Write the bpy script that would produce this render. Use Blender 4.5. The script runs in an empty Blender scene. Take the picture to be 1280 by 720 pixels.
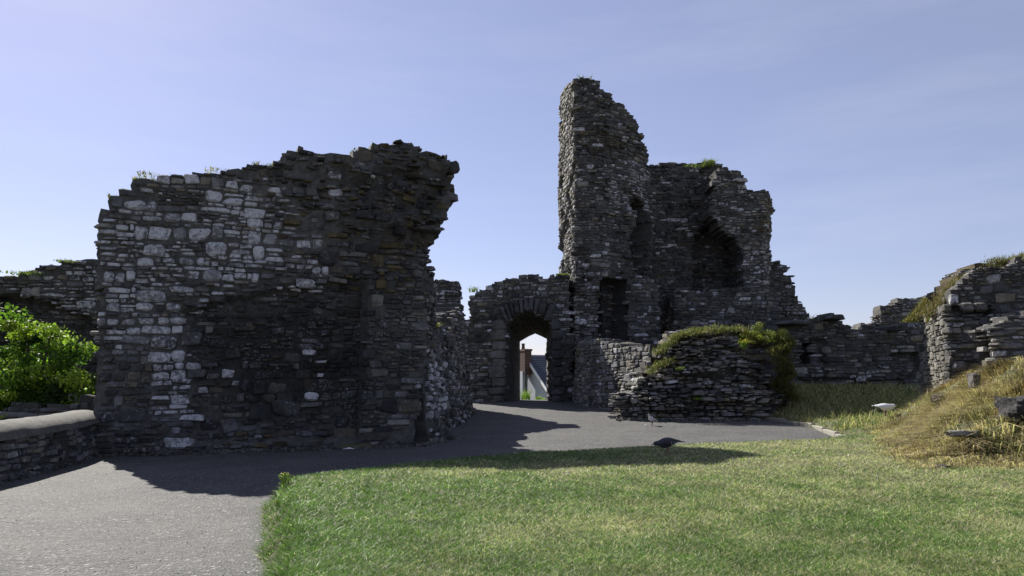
import bpy, math, random
import numpy as np
from mathutils import Vector
random.seed(7); RNG = np.random.default_rng(11)
SC = bpy.context.scene; COL = SC.collection
R = math.radians
# ------------------------------------------------------------------ camera, sky, sun, exposure
FPX, HOR, EYE = 950.0, 482.0, 1.0
PITCH = math.atan((HOR - 360) / FPX)
cam = bpy.data.objects.new('camera', bpy.data.cameras.new('camera')); COL.objects.link(cam)
cam.data.sensor_width = 36; cam.data.lens = FPX / 1280 * 36
cam.data.clip_start = .05; cam.data.clip_end = 4000
cam.location = (0, 0, EYE); cam.rotation_euler = (math.pi / 2 + PITCH, 0, 0); SC.camera = cam

SUN_EL = R(38); SX, SY = -.62, .785            # horizontal direction towards the sun
w = bpy.data.worlds.new('World'); SC.world = w; w.use_nodes = True
nt = w.node_tree; bg = nt.nodes['Background']
sky = nt.nodes.new('ShaderNodeTexSky'); sky.sky_type = 'NISHITA'; sky.sun_disc = False
sky.sun_elevation = SUN_EL; sky.sun_rotation = math.atan2(SX, SY)
sky.altitude = 20; sky.air_density = 1.0; sky.dust_density = .25; sky.ozone_density = 2.6
def wn(t, **k):
    n = nt.nodes.new(t)
    for a, b in k.items(): setattr(n, a, b)
    return n
tc = wn('ShaderNodeTexCoord'); mp = wn('ShaderNodeMapping'); mp.inputs['Scale'].default_value = (1.2, 1.2, 7)
mp.inputs['Rotation'].default_value = (0, R(6), 0)
cn = wn('ShaderNodeTexNoise'); cn.inputs['Scale'].default_value = 2.2; cn.inputs['Detail'].default_value = 7; cn.inputs['Roughness'].default_value = .6
cr = wn('ShaderNodeMapRange'); cr.inputs[1].default_value = .45; cr.inputs[2].default_value = .8; cr.inputs[3].default_value = .20; cr.inputs[4].default_value = .32
mx = wn('ShaderNodeMix', data_type='RGBA'); mx.inputs[7].default_value = (8.2, 8.4, 9.4, 1)
tint = wn('ShaderNodeMix', data_type='RGBA', blend_type='MULTIPLY'); tint.inputs[0].default_value = 1
tint.inputs[7].default_value = (1.08, .93, 1.08, 1)
nt.links.new(tc.outputs['Generated'], mp.inputs[0]); nt.links.new(mp.outputs[0], cn.inputs['Vector'])
nt.links.new(cn.outputs['Fac'], cr.inputs[0]); nt.links.new(cr.outputs[0], mx.inputs[0])
nt.links.new(sky.outputs[0], tint.inputs[6]); nt.links.new(tint.outputs[2], mx.inputs[6])
nt.links.new(mx.outputs[2], bg.inputs[0]); bg.inputs[1].default_value = .05
sd = bpy.data.lights.new('sun', 'SUN'); sd.energy = 4.6; sd.angle = R(.5); sd.color = (1, .95, .86)
sun = bpy.data.objects.new('sun', sd); COL.objects.link(sun)
hh = math.hypot(SX, SY)
TOSUN = Vector((SX / hh * math.cos(SUN_EL), SY / hh * math.cos(SUN_EL), math.sin(SUN_EL)))
sun.rotation_euler = TOSUN.to_track_quat('Z', 'Y').to_euler()
SC.view_settings.view_transform = 'Standard'; SC.view_settings.look = 'None'
SC.view_settings.exposure = 1.1; SC.view_settings.gamma = 1

# ------------------------------------------------------------------ geometry maths
cp, sp_ = math.cos(PITCH), math.sin(PITCH)
def ray(u, v):
    a, b = u - 640., 360. - v
    return a, FPX * cp - b * sp_, FPX * sp_ + b * cp          # world x, y, z of the viewing ray
def at(u, v, Y):
    x, y, z = ray(u, v); t = Y / y
    return Vector((x * t, Y, EYE + z * t))
def proj(P):
    P = np.asarray(P, float); x, y, z = P[..., 0], P[..., 1], P[..., 2] - EYE
    d = y * cp + z * sp_; h = -y * sp_ + z * cp
    d = np.maximum(d, .05)
    return 640 + FPX * x / d, 360 - FPX * h / d, d
def hsh(i, j, k):
    n = (i * 374761393 + j * 668265263 + k * 2147483647 * 31 + 1013904223) & 0xffffffff
    n = ((n ^ (n >> 13)) * 1274126177) & 0xffffffff
    return ((n ^ (n >> 16)) & 0xffff) / 65535.
def vnoise(x, y, seed=0):
    x = np.asarray(x, float); y = np.asarray(y, float)
    xi = np.floor(x).astype(np.int64); yi = np.floor(y).astype(np.int64)
    fx, fy = x - xi, y - yi; fx = fx * fx * (3 - 2 * fx); fy = fy * fy * (3 - 2 * fy)
    a, b, c, d = hsh(xi, yi, seed), hsh(xi + 1, yi, seed), hsh(xi, yi + 1, seed), hsh(xi + 1, yi + 1, seed)
    return (a + (b - a) * fx) * (1 - fy) + (c + (d - c) * fx) * fy
def fbm(x, y, seed=0, o=4):
    r, a, t = 0, 1., 0
    for k in range(o):
        r = r + a * vnoise(np.asarray(x) * 2 ** k, np.asarray(y) * 2 ** k, seed + k); t += a; a *= .5
    return r / t
def sstep(x): x = np.clip(x, 0, 1); return x * x * (3 - 2 * x)
def inpoly(x, y, poly):
    x = np.asarray(x, float); y = np.asarray(y, float); c = np.zeros(x.shape, bool); n = len(poly)
    for i in range(n):
        x1, y1 = poly[i]; x2, y2 = poly[(i + 1) % n]
        if y1 == y2: continue
        k = ((y1 > y) != (y2 > y)) & (x < (x2 - x1) * (y - y1) / (y2 - y1) + x1); c ^= k
    return c
def dpoly(x, y, poly, closed=True):
    x = np.asarray(x, float); y = np.asarray(y, float); d = np.full(x.shape, 1e9); n = len(poly)
    for i in range(n if closed else n - 1):
        x1, y1 = poly[i]; x2, y2 = poly[(i + 1) % n]; dx, dy = x2 - x1, y2 - y1
        t = np.clip(((x - x1) * dx + (y - y1) * dy) / (dx * dx + dy * dy + 1e-12), 0, 1)
        d = np.minimum(d, np.hypot(x - x1 - t * dx, y - y1 - t * dy))
    return d

# ------------------------------------------------------------------ object helpers
def tag(o, label=None, cat=None, group=None, kind=None):
    if label: o['label'] = label
    if cat: o['category'] = cat
    if group: o['group'] = group
    if kind: o['kind'] = kind
    return o
def empty(name, loc=(0, 0, 0)):
    o = bpy.data.objects.new(name, None); o.location = loc; o.empty_display_size = .2; COL.objects.link(o); return o
def link(name, me, mat=None, parent=None):
    o = bpy.data.objects.new(name, me); COL.objects.link(o)
    if mat and not me.materials: me.materials.append(mat)
    if parent is not None:
        o.parent = parent; o.location = -Vector(parent.location)      # meshes are written in world coordinates
    return o
def fmesh(name, V, F, tint=None, smooth=False):
    """fast mesh: V (n,3), F (m,k) one face size"""
    V = np.ascontiguousarray(V, np.float32); F = np.ascontiguousarray(F, np.int32)
    me = bpy.data.meshes.new(name); k = F.shape[1]
    me.vertices.add(len(V)); me.vertices.foreach_set('co', V.ravel())
    me.loops.add(F.size); me.loops.foreach_set('vertex_index', F.ravel())
    me.polygons.add(len(F)); me.polygons.foreach_set('loop_start', np.arange(0, F.size, k, dtype=np.int32))
    me.polygons.foreach_set('loop_total', np.full(len(F), k, np.int32))
    if smooth: me.polygons.foreach_set('use_smooth', np.ones(len(F), bool))
    else: me.polygons.foreach_set('use_smooth', np.zeros(len(F), bool))
    me.update(calc_edges=True)
    if tint is not None:
        a = me.attributes.new('tint', 'FLOAT_COLOR', 'POINT'); t = np.ones((len(V), 4), np.float32); t[:, :tint.shape[1]] = tint
        a.data.foreach_set('color', t.ravel())
    return me

# ------------------------------------------------------------------ materials
def material(name):
    m = bpy.data.materials.new(name); m.use_nodes = True; return m, m.node_tree, m.node_tree.nodes['Principled BSDF']
def N(t, ty, **k):
    n = t.nodes.new(ty)
    for a, b in k.items(): setattr(n, a, b)
    return n
def noise(t, scale, detail=4, rough=.6, vec=None):
    n = N(t, 'ShaderNodeTexNoise'); n.inputs['Scale'].default_value = scale; n.inputs['Detail'].default_value = detail; n.inputs['Roughness'].default_value = rough
    if vec is None: vec = N(t, 'ShaderNodeNewGeometry').outputs['Position']
    t.links.new(vec, n.inputs['Vector']); return n.outputs['Fac']
def rng(t, src, a, b, c=0, d=1):
    n = N(t, 'ShaderNodeMapRange'); t.links.new(src, n.inputs[0])
    for i, v in zip((1, 2, 3, 4), (a, b, c, d)): n.inputs[i].default_value = v
    return n.outputs[0]
def mixc(t, fac, A, B, mode='MIX'):
    n = N(t, 'ShaderNodeMix', data_type='RGBA', blend_type=mode)
    for s, i in ((fac, 0), (A, 6), (B, 7)):
        if isinstance(s, (int, float)): n.inputs[i].default_value = s
        elif isinstance(s, tuple): n.inputs[i].default_value = (*s, 1)
        else: t.links.new(s, n.inputs[i])
    return n.outputs[2]
def mth(t, op, a, b):
    n = N(t, 'ShaderNodeMath', operation=op)
    for s, i in ((a, 0), (b, 1)):
        if isinstance(s, (int, float)): n.inputs[i].default_value = s
        else: t.links.new(s, n.inputs[i])
    return n.outputs[0]
def bump(t, h, dist, strength=1, chain=None):
    b = N(t, 'ShaderNodeBump'); b.inputs['Distance'].default_value = dist; b.inputs['Strength'].default_value = strength
    t.links.new(h, b.inputs['Height'])
    if chain is not None: t.links.new(chain, b.inputs['Normal'])
    return b.outputs[0]
def stone_material(name, per_object):
    m, t, p = material(name)
    if per_object:
        i = N(t, 'ShaderNodeObjectInfo'); c, al = i.outputs['Color'], i.outputs['Alpha']
    else:
        i = N(t, 'ShaderNodeAttribute', attribute_name='tint'); c, al = i.outputs['Color'], i.outputs['Alpha']
    v = rng(t, noise(t, 9, 5, .7), .3, .7, .55, 1.5)
    g = N(t, 'ShaderNodeCombineColor')
    for k in range(3): t.links.new(v, g.inputs[k])
    base = mixc(t, 1., c, g.outputs[0], 'MULTIPLY')
    ms = rng(t, noise(t, 5, 3), .56, .68, 0, .35)
    base = mixc(t, ms, base, (.10, .075, .035))
    st = rng(t, noise(t, .9, 5, .7), .38, .62, .5, 1.2); g2 = N(t, 'ShaderNodeCombineColor')
    for k in range(3): t.links.new(st, g2.inputs[k])
    base = mixc(t, 1., base, g2.outputs[0], 'MULTIPLY')
    base = mixc(t, rng(t, mth(t, 'MULTIPLY', noise(t, 38, 5, .75), rng(t, noise(t, 1.7, 3), .4, .6, .8, 1.12)), .56, .68, 0, .75), base, (.26, .26, .28))
    wm = mth(t, 'ADD', noise(t, 15, 7, .72), mth(t, 'SUBTRACT', al, .5))
    base = mixc(t, rng(t, wm, .47, .64), base, mixc(t, noise(t, 30, 4, .7), (.34, .34, .37), (.74, .74, .78)))
    t.links.new(base, p.inputs['Base Color']); p.inputs['Roughness'].default_value = .82; p.inputs['Specular IOR Level'].default_value = .35
    b = bump(t, noise(t, 14, 6, .75), .035); b = bump(t, noise(t, 75, 3, .7), .008, 1, b)
    t.links.new(b, p.inputs['Normal']); return m
M_STONE_O = stone_material('slate rubble stone', True); M_STONE_S = stone_material('slate rubble stonework', False)
def core_material():
    m, t, p = material('rubble mortar core')
    i = N(t, 'ShaderNodeAttribute', attribute_name='tint')
    v = rng(t, noise(t, 12, 6, .75), .3, .7, .5, 1.5); g = N(t, 'ShaderNodeCombineColor')
    for k in range(3): t.links.new(v, g.inputs[k])
    t.links.new(mixc(t, 1., i.outputs['Color'], g.outputs[0], 'MULTIPLY'), p.inputs['Base Color']); p.inputs['Roughness'].default_value = .95
    t.links.new(bump(t, noise(t, 22, 6, .8), .05), p.inputs['Normal']); return m
M_CORE = core_material()
def veg_material(name, trans=.25):
    m, t, p = material(name)
    i = N(t, 'ShaderNodeAttribute', attribute_name='tint')
    t.links.new(i.outputs['Color'], p.inputs['Base Color']); p.inputs['Roughness'].default_value = .55; p.inputs['Specular IOR Level'].default_value = .3
    tr = N(t, 'ShaderNodeBsdfTranslucent'); ad = N(t, 'ShaderNodeMixShader'); ad.inputs[0].default_value = trans
    t.links.new(mixc(t, 1., i.outputs['Color'], (1.15, 1.4, .85), 'MULTIPLY'), tr.inputs['Color'])
    t.links.new(p.outputs[0], ad.inputs[1]); t.links.new(tr.outputs[0], ad.inputs[2])
    t.links.new(ad.outputs[0], t.nodes['Material Output'].inputs[0]); return m
M_GRASS = veg_material('grass blade', .4); M_LEAF = veg_material('leaf', .45)
def plain(name, col, rough=.7, var=.25, sc=12, bmp=0, spec=.3):
    m, t, p = material(name); n = noise(t, sc, 5, .65)
    base = mixc(t, n, tuple(c * (1 - var) for c in col), tuple(c * (1 + var) for c in col))
    t.links.new(base, p.inputs['Base Color']); p.inputs['Roughness'].default_value = rough; p.inputs['Specular IOR Level'].default_value = spec
    if bmp: t.links.new(bump(t, noise(t, sc * 3, 5, .7), bmp), p.inputs['Normal'])
    return m
def path_material():
    m, t, p = material('worn chipped asphalt')
    pos = N(t, 'ShaderNodeNewGeometry').outputs['Position']
    vo = N(t, 'ShaderNodeTexVoronoi'); vo.inputs['Scale'].default_value = 58; t.links.new(pos, vo.inputs['Vector'])
    chip = N(t, 'ShaderNodeSeparateColor'); t.links.new(vo.outputs['Color'], chip.inputs[0])
    a = mixc(t, rng(t, chip.outputs[0], 0, 1), (.022, .022, .025), (.085, .084, .083))
    a = mixc(t, rng(t, chip.outputs[1], .93, 1.0), a, (.30, .29, .28))
    a = mixc(t, rng(t, chip.outputs[2], .9, 1.0, 0, .8), a, (.02, .02, .022))
    a = mixc(t, rng(t, noise(t, 1.3, 6, .65), .42, .62, 0, .5), a, (.10, .097, .09))
    a = mixc(t, rng(t, noise(t, .5, 4, .5), .55, .75, 0, .35), a, (.05, .05, .052))
    t.links.new(a, p.inputs['Base Color']); p.inputs['Roughness'].default_value = .85
    b = bump(t, vo.outputs['Distance'], .012); b = bump(t, noise(t, 6, 6, .7), .02, 1, b)
    t.links.new(b, p.inputs['Normal']); return m
def ground_material():
    m, t, p = material('turf soil')
    a = mixc(t, rng(t, noise(t, 6, 6, .7), .3, .7), (.05, .07, .018), (.15, .13, .07))
    a = mixc(t, rng(t, noise(t, 60, 4, .7), .4, .65, 0, .6), a, (.05, .065, .02))
    t.links.new(a, p.inputs['Base Color']); p.inputs['Roughness'].default_value = .95
    t.links.new(bump(t, noise(t, 45, 5, .8), .02), p.inputs['Normal']); return m

# ------------------------------------------------------------------ terrain
LAWN = [(-.3, -3), (-.9, 2.5), (-1.33, 4.2), (-1.75, 5.5), (-2.08, 6.55), (-2.12, 6.9), (-1.9, 7.3), (-1.1, 8.2), (0, 9.45), (1.6, 10.1),
        (4.3, 11.6), (6.0, 13.3), (6.35, 13.9), (6.05, 18), (6.3, 20), (6, 24), (40, 24), (40, -3)]
MOUND = [(3.85, 7.3), (4.25, 8.7), (4.95, 10.2), (5.6, 12), (6.6, 14.5), (8, 16.5), (14, 18), (40, 18), (40, 6.5), (9, 6.9), (5.5, 7.1)]
def path_z(x, y):
    y = np.asarray(y, float)
    z = .49 * np.clip((y - 12.5) / 11.5, 0, 1.0) ** 1.15
    return z - .0 + np.clip(y - 28, 0, 14) * -.28
def ground_z(x, y):
    x = np.asarray(x, float); y = np.asarray(y, float)
    base = path_z(x, y)
    d = dpoly(x, y, LAWN) * np.where(inpoly(x, y, LAWN), 1, -1) + (fbm(x * 3, y * 3, 5) - .5) * .12
    lift = np.where(x > 6, .10 + .1 * sstep((x - 6) / 2), .20 + .04 * sstep((x - 0) / 3) * sstep((12 - y) / 3))
    z = base - .03 + (lift + .03) * sstep((d + .03) / .22) + np.where(d > 0, .03 * (fbm(x * 1.3, y * 1.3, 9) - .5), 0)
    back = .46 * sstep((y - 15.5) / 6) * sstep((x - 5.9) / 1.5); z = z + back * (d > 0)
    md = np.where(inpoly(x, y, MOUND), dpoly(x, y, MOUND), 0) * (1 + .5 * (fbm(x * 1.2, y * 1.2, 3) - .5))
    z = z + 1.06 * sstep(md / 2.3) + .12 * np.clip(md - 2, 0, 3) + (fbm(x * 2.2, y * 2.2, 21) - .5) * .5 * sstep(md / .8)
    left = np.where((x < -6.3) | ((y > 12.3) & (x < -2.3)), .1, 0); z = z + left * (y < 40)
    return z
def grid_axis(lo, a, b, hi, st):
    mid = np.arange(a, b + 1e-6, st); l, r = [], []; s = st; v = a
    while v > lo: s *= 1.35; v -= s; l.append(v)
    s = st; v = b
    while v < hi: s *= 1.35; v += s; r.append(v)
    return np.array(l[::-1] + list(mid) + r)
def sheet(name, gx, gy, fz, mat, label):
    X, Y = np.meshgrid(gx, gy); Z = fz(X, Y); V = np.stack([X, Y, Z], -1).reshape(-1, 3); nx = len(gx)
    i = np.arange(len(gy) - 1)[:, None] * nx + np.arange(nx - 1)[None]; F = np.stack([i, i + 1, i + nx + 1, i + nx], -1).reshape(-1, 4)
    o = link(name, fmesh(name, V, F, smooth=True), mat); tag(o, label, kind='structure'); return o
sheet('ground', grid_axis(-1800, -10, 15, 1800, .11), grid_axis(-60, 1.5, 24, 2400, .11), ground_z, ground_material(), 'rough turf ground under the castle lawn and grass banks')
sheet('path', np.arange(-8.5, 8.6, .2), np.arange(-2, 28.1, .2), lambda x, y: path_z(x, y) + .004 + .02 * (fbm(x * .7, y * .7, 31) - .5), path_material(),
      'grey worn asphalt path leading through the ruins to the arched gateway')

# ------------------------------------------------------------------ masonry engine
def stone_template(seed):
    r = np.random.default_rng(seed); b = r.uniform(.08, .24); V = []; idx = {}
    cs = [(sx, sy, sz) for sx in (-1, 1) for sy in (-1, 1) for sz in (-1, 1)]
    jit = {c: r.uniform(-.085, .085, 3) * np.array([1, .6, 1]) + np.array([0, 0, 0]) for c in cs}
    for c in cs:
        for a in range(3):
            p = np.array(c, float) * (.5 - b); p[a] = .5 * c[a]; idx[(c, a)] = len(V); V.append(p + jit[c] + r.uniform(-.02, .02, 3))
    V = np.array(V); F = []
    def face(l):
        n = np.cross(V[l[1]] - V[l[0]], V[l[2]] - V[l[0]]); cen = V[l].mean(0)
        if n @ cen < 0: l = l[::-1]
        F.append([l[0], l[1], l[2]])
        if len(l) == 4: F.append([l[0], l[2], l[3]])
    for a in range(3):
        o1, o2 = [k for k in range(3) if k != a]
        for s in (-1, 1):
            l = []
            for q1, q2 in ((-1, -1), (1, -1), (1, 1), (-1, 1)):
                c = [0, 0, 0]; c[a] = s; c[o1] = q1; c[o2] = q2; l.append(idx[(tuple(c), a)])
            face(l)
        for q1 in (-1, 1):
            for q2 in (-1, 1):
                c0 = [0, 0, 0]; c0[o1] = q1; c0[o2] = q2; c1 = list(c0); c0[a] = -1; c1[a] = 1
                face([idx[(tuple(c0), o1)], idx[(tuple(c1), o1)], idx[(tuple(c1), o2)], idx[(tuple(c0), o2)]])
    for c in cs: face([idx[(c, 0)], idx[(c, 1)], idx[(c, 2)]])
    return V, np.array(F)
NT = 14
TV, TF = zip(*[stone_template(100 + k) for k in range(NT)])
TME = []
for k in range(NT):
    me = fmesh('stone', TV[k], TF[k]); me.materials.append(M_STONE_O); TME.append(me)

class Plan:
    def __init__(s, pts):
        s.p = np.array(pts, float); d = np.diff(s.p, axis=0); s.l = np.hypot(*d.T); s.d = d / s.l[:, None]; s.c = np.concatenate([[0], np.cumsum(s.l)]); s.L = s.c[-1]
    def seg(s, u): return np.clip(np.searchsorted(s.c, u, side='right') - 1, 0, len(s.l) - 1)
    def tan(s, u):
        a = s.d[s.seg(np.asarray(u) - .1)] + s.d[s.seg(np.asarray(u) + .1)]; return a / np.linalg.norm(a, axis=-1, keepdims=True)
    def pos(s, u, z, o):
        u = np.asarray(u, float); k = s.seg(u); b = s.p[k] + s.d[k] * (u - s.c[k])[..., None]; t = s.tan(u)
        n = np.stack([t[..., 1], -t[..., 0]], -1); b = b + n * np.asarray(o)[..., None]
        return np.concatenate([b, np.broadcast_to(np.asarray(z, float), u.shape)[..., None]], -1)
    def hit(s, u, v):
        x, y, z = ray(u, v); best = None; n = len(s.l)
        for k in range(n):
            (ax, ay), (dx, dy) = s.p[k], s.d[k]; den = x * dy - y * dx
            if abs(den) < 1e-9: continue
            t = (ax * dy - ay * dx) / den; q = (t * x - ax) * dx + (t * y - ay) * dy
            ex = max(0, -q, q - s.l[k]) * (1 if (q < 0 and k == 0) or (q > s.l[k] and k == n - 1) else 3)
            if t > 0:
                if best is None or ex < best[0] - 1e-6: best = (ex, s.c[k] + q, EYE + z * t)
        return best[1], best[2]
    def poly(s, pts): return [tuple(p) if isinstance(p, list) else s.hit(*p) for p in pts]

def smin_top(poly, n=9): return poly
class Masonry:
    """one ruin: panels of core and stones, the biggest stones as parts, the rest one part"""
    def __init__(s, name, label, cat, loc, group=None):
        s.root = tag(empty(name, loc), label, cat, group); s.S = []; s.name = name; s.nind = 295; s.cv, s.cf, s.ct, s.cn = [], [], [], 0
    def panel(s, plan, outline, T=1., off=None, rec=(), holes=(), ch=((.05, .09), (.12, .2)), cl=(1.2, 3.4), mix=.6, rough=.025, col=None, cell=.12,
              core=(.08, .078, .074), miss=.04, gap=.012, seed=0, jag=.0, depth=.16, chaos=None, proud=.012, cdark=None, crec=.012):
        P = plan if isinstance(plan, Plan) else Plan(plan); r = np.random.default_rng(seed + 5); poly = P.poly(outline)
        cl = cl; recs = [(P.poly(a), b) for a, b in rec]; hl = [P.poly(h) for h in holes]
        def O(u, z):
            o = (fbm(u * 1.7 + seed, z * 1.7, seed) - .5) * rough * 4
            if off is not None: o = o + off(u, z)
            for a, b in recs: o = np.where(inpoly(u, z, a), o - b, o)
            return o
        def IN(u, z, j=0.):
            if j: u = u + (fbm(u * 5, z * 9, seed + 3) - .5) * j; z = z + (fbm(u * 6, z * 6, seed + 4) - .5) * j
            k = inpoly(u, z, poly)
            for h in hl: k &= ~inpoly(u, z, h)
            return k
        A = np.array(poly); lo, hi = A.min(0), A.max(0)
        # ---- core
        nu, nz = int((hi[0] - lo[0]) / cell) + 2, int((hi[1] - lo[1]) / cell) + 2
        gu = lo[0] + np.arange(nu + 1) * cell; gz = lo[1] + np.arange(nz + 1) * cell
        U, Z = np.meshgrid(gu, gz); Uj = U + r.uniform(-.25, .25, U.shape) * cell; Zj = Z + r.uniform(-.25, .25, U.shape) * cell
        Zj[0] = Z[0]
        m = IN(U[:-1, :-1] + cell / 2, Z[:-1, :-1] + cell / 2, .12); m = np.pad(m, 1)
        vf = P.pos(Uj, Zj, O(U, Z) - crec - r.uniform(0, .02, U.shape)).reshape(-1, 3)
        vb = P.pos(Uj, Zj, -T + r.uniform(-.04, .04, U.shape)).reshape(-1, 3)
        nv = len(vf); w = nu + 1; F = []
        J, I = np.nonzero(m[1:-1, 1:-1]); a = J * w + I; b = a + 1; c = a + w + 1; d = a + w
        F.append(np.stack([a, b, c, d], -1)); F.append(np.stack([a, d, c, b], -1) + nv)
        for dj, di, e in ((-1, 0, (a, b)), (1, 0, (c, d)), (0, 1, (b, c)), (0, -1, (d, a))):
            k = ~m[J + 1 + dj, I + 1 + di]; x, y = e[0][k], e[1][k]; F.append(np.stack([y, x, x + nv, y + nv], -1))
        F = np.concatenate(F); V = np.concatenate([vf, vb]); used, inv = np.unique(F, return_inverse=True); V = V[used]; F = inv.reshape(F.shape)
        tn = np.array(core)[None] * r.uniform(.75, 1.2, (len(V), 1))
        if cdark is not None: qx, qy, _ = proj(V); tn = tn * (1 - cdark(qx, qy))[:, None]
        s.cv.append(V); s.cf.append(F + s.cn); s.cn += len(V); s.ct.append(tn)
        # ---- stones
        z = lo[1]; out = []; h0, h1 = ch[1][0], ch[1][1] * 1.25; hm = ch[0][0] * .8
        while z < hi[1] + .1:
            H = r.uniform(h0, h1) if r.random() < .8 else r.uniform(ch[0][0], ch[0][1]); u = lo[0] - r.random() * .3
            while u < hi[0] + .2:
                if r.random() < mix * (1.15 if H < h0 * 1.3 else .75):            # one bigger stone
                    L = H * r.uniform(.8, 1 + (cl[1] - 1) * .8) if H > .1 else H * r.uniform(1.3, cl[1] * 1.5)
                    if r.random() < .18 and H > .1: hs = H * r.uniform(.22, .34); out.append((u + L / 2, z + H - hs / 2, L * .97, hs)); out.append((u + L / 2, z + (H - hs) / 2, L, H - hs))   # with a pinning above
                    else: out.append((u + L / 2, z + H / 2, L, H))
                    u += L
                else:                                                            # a pile of thinner ones
                    B = r.uniform(.22, .75) * max(1, H / .2); k_ = max(1, min(4, int(round(H / r.uniform(ch[0][0], ch[0][1] * 1.15))))); hh_ = r.uniform(.7, 1.4, k_); hh_ = hh_ / hh_.sum() * H; zz_ = z
                    for hq in hh_:
                        uu = u + r.uniform(-.03, .03)
                        while uu < u + B - .04:
                            L = min(max(hq * r.uniform(cl[0] * 1.4, cl[1] * 1.9), .07), u + B - uu + .02); out.append((uu + L / 2, zz_ + hq / 2, L, hq)); uu += L
                        zz_ += hq
                    u += B
            z += H
        A = np.array(out); A[:, 1] += (fbm(A[:, 0] * .7, A[:, 1] * .35, seed + 8) - .5) * .22; ks = np.array([1.]) if chaos is None else 0
        CH = np.zeros(len(A)) if chaos is None else chaos(A[:, 0], A[:, 1])
        A[:, 1] += r.normal(0, .008, len(A)) + r.normal(0, .03, len(A)) * CH
        k = IN(A[:, 0], A[:, 1], jag); A = A[k]; CH = CH[k]
        # fit into the gaps left by sloped recess edges; drop a few
        k = r.random(len(A)) > miss + .05 * CH; A = A[k]; CH = CH[k]
        top = ~IN(A[:, 0], A[:, 1] + A[:, 3] * 1.1); lf = ~IN(A[:, 0] - A[:, 2], A[:, 1]); rt = ~IN(A[:, 0] + A[:, 2], A[:, 1])
        oo = O(A[:, 0], A[:, 1])
        out = [np.column_stack([A, oo, np.full(len(A), depth), np.zeros(len(A)), CH])]
        ed = top | lf | rt
        for q in range(1, int(min(T, 2.4) / .22)):
            k_ = r.random(ed.sum()) < .85; e = A[ed][k_].copy(); ef = O(e[:, 0], e[:, 1]) - q * .22 - r.uniform(0, .08, len(e))
            e[:, 1] += r.uniform(-.04, .03, len(e)) * (e[:, 3] / .12); out.append(np.column_stack([e, ef, np.full(len(e), .26), np.ones(len(e)), CH[ed][k_]]))
        A = np.concatenate(out); n = len(A)
        C = P.pos(A[:, 0], A[:, 1], A[:, 4] - A[:, 5] / 2 + proud + np.clip(r.normal(0, 1, n) * (rough * .32 + .038 * A[:, 7]), -.1, .13))
        t = P.tan(A[:, 0]); nn = np.stack([t[:, 1], -t[:, 0]], -1)
        px, py, dd = proj(C)
        sz = np.stack([A[:, 2] - gap, A[:, 5], A[:, 3] - gap], -1) * np.stack([r.uniform(.86, 1.03, n), np.ones(n), r.uniform(.88, 1.02, n)], -1)
        sz = np.maximum(sz, .02)
        rot = np.stack([t[:, 0], t[:, 1]], -1)
        ang = r.normal(0, 1, n) * (.03 + .16 * A[:, 7]); ca, sa = np.cos(ang), np.sin(ang)
        rot = np.stack([t[:, 0] * ca - t[:, 1] * sa, t[:, 0] * sa + t[:, 1] * ca], -1)
        roll = r.normal(0, 1, n) * (.018 + rough * .45 + .1 * A[:, 7])
        tn = (col or COLS)(px, py, r, A)
        vis = (A[:, 2] * A[:, 3] / dd ** 2) * np.abs(nn[:, 0] * (-C[:, 0]) + nn[:, 1] * (-C[:, 1])) / np.hypot(C[:, 0], C[:, 1])
        vis = np.where((px < -5) | (px > 1285) | (A[:, 6] > 0), vis * .05, vis)
        s.S.append((C, sz, rot, roll, tn, vis, r.integers(0, NT, n)))
    def stone(s, c, size, tangent, roll=0, tint=(.08, .08, .08, .1), vis=9):
        t = np.array([tangent]) / np.linalg.norm(tangent)
        s.S.append((np.array([c], float), np.array([size], float), t, np.array([roll], float), np.array([tint], float), np.array([vis], float), RNG.integers(0, NT, 1)))
    def build(s):
        me = fmesh('core', np.concatenate(s.cv), np.concatenate(s.cf), np.concatenate(s.ct)); link('core', me, M_CORE, s.root)
        C, sz, rot, roll, tn, vis, k = [np.concatenate(x) for x in zip(*s.S)]
        od = np.argsort(-vis); n = len(od); x = np.concatenate([rot, np.zeros((n, 1))], 1)
        y = np.stack([-rot[:, 1], rot[:, 0], np.zeros(n)], -1); z = np.tile([0., 0, 1], (n, 1))
        cr, sr = np.cos(roll)[:, None], np.sin(roll)[:, None]; x, z = x * cr + z * sr, -x * sr + z * cr
        M = np.stack([x, y, z], -1)                       # columns are axes
        pl = np.array(s.root.location)
        from mathutils import Matrix
        for i in od[:s.nind]:
            o = bpy.data.objects.new('stone', TME[k[i]]); COL.objects.link(o); o.parent = s.root
            mm = np.eye(4); mm[:3, :3] = M[i] * sz[i][None]; mm[:3, 3] = C[i] - pl; o.matrix_basis = Matrix(mm.tolist()); o.color = tn[i]
        rest = od[s.nind:]
        if len(rest):
            VV, FF, TT, b = [], [], [], 0
            for q in range(NT):
                id_ = rest[k[rest] == q]
                if not len(id_): continue
                V = np.einsum('nij,nvj->nvi', M[id_], TV[q][None] * sz[id_][:, None]) + C[id_][:, None]
                F = TF[q][None] + (np.arange(len(id_)) * 24)[:, None, None] + b
                VV.append(V.reshape(-1, 3)); FF.append(F.reshape(-1, 3)); TT.append(np.repeat(tn[id_], 24, 0)); b += 24 * len(id_)
            o = link('stonework', fmesh('stonework', np.concatenate(VV), np.concatenate(FF), np.concatenate(TT)), M_STONE_S, s.root); o['kind'] = 'stuff'
        print(s.name, n); return s.root
PAL = np.array([(.042, .042, .047), (.082, .082, .088), (.132, .130, .134), (.066, .061, .056), (.135, .119, .094), (.20, .193, .18)])
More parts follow.
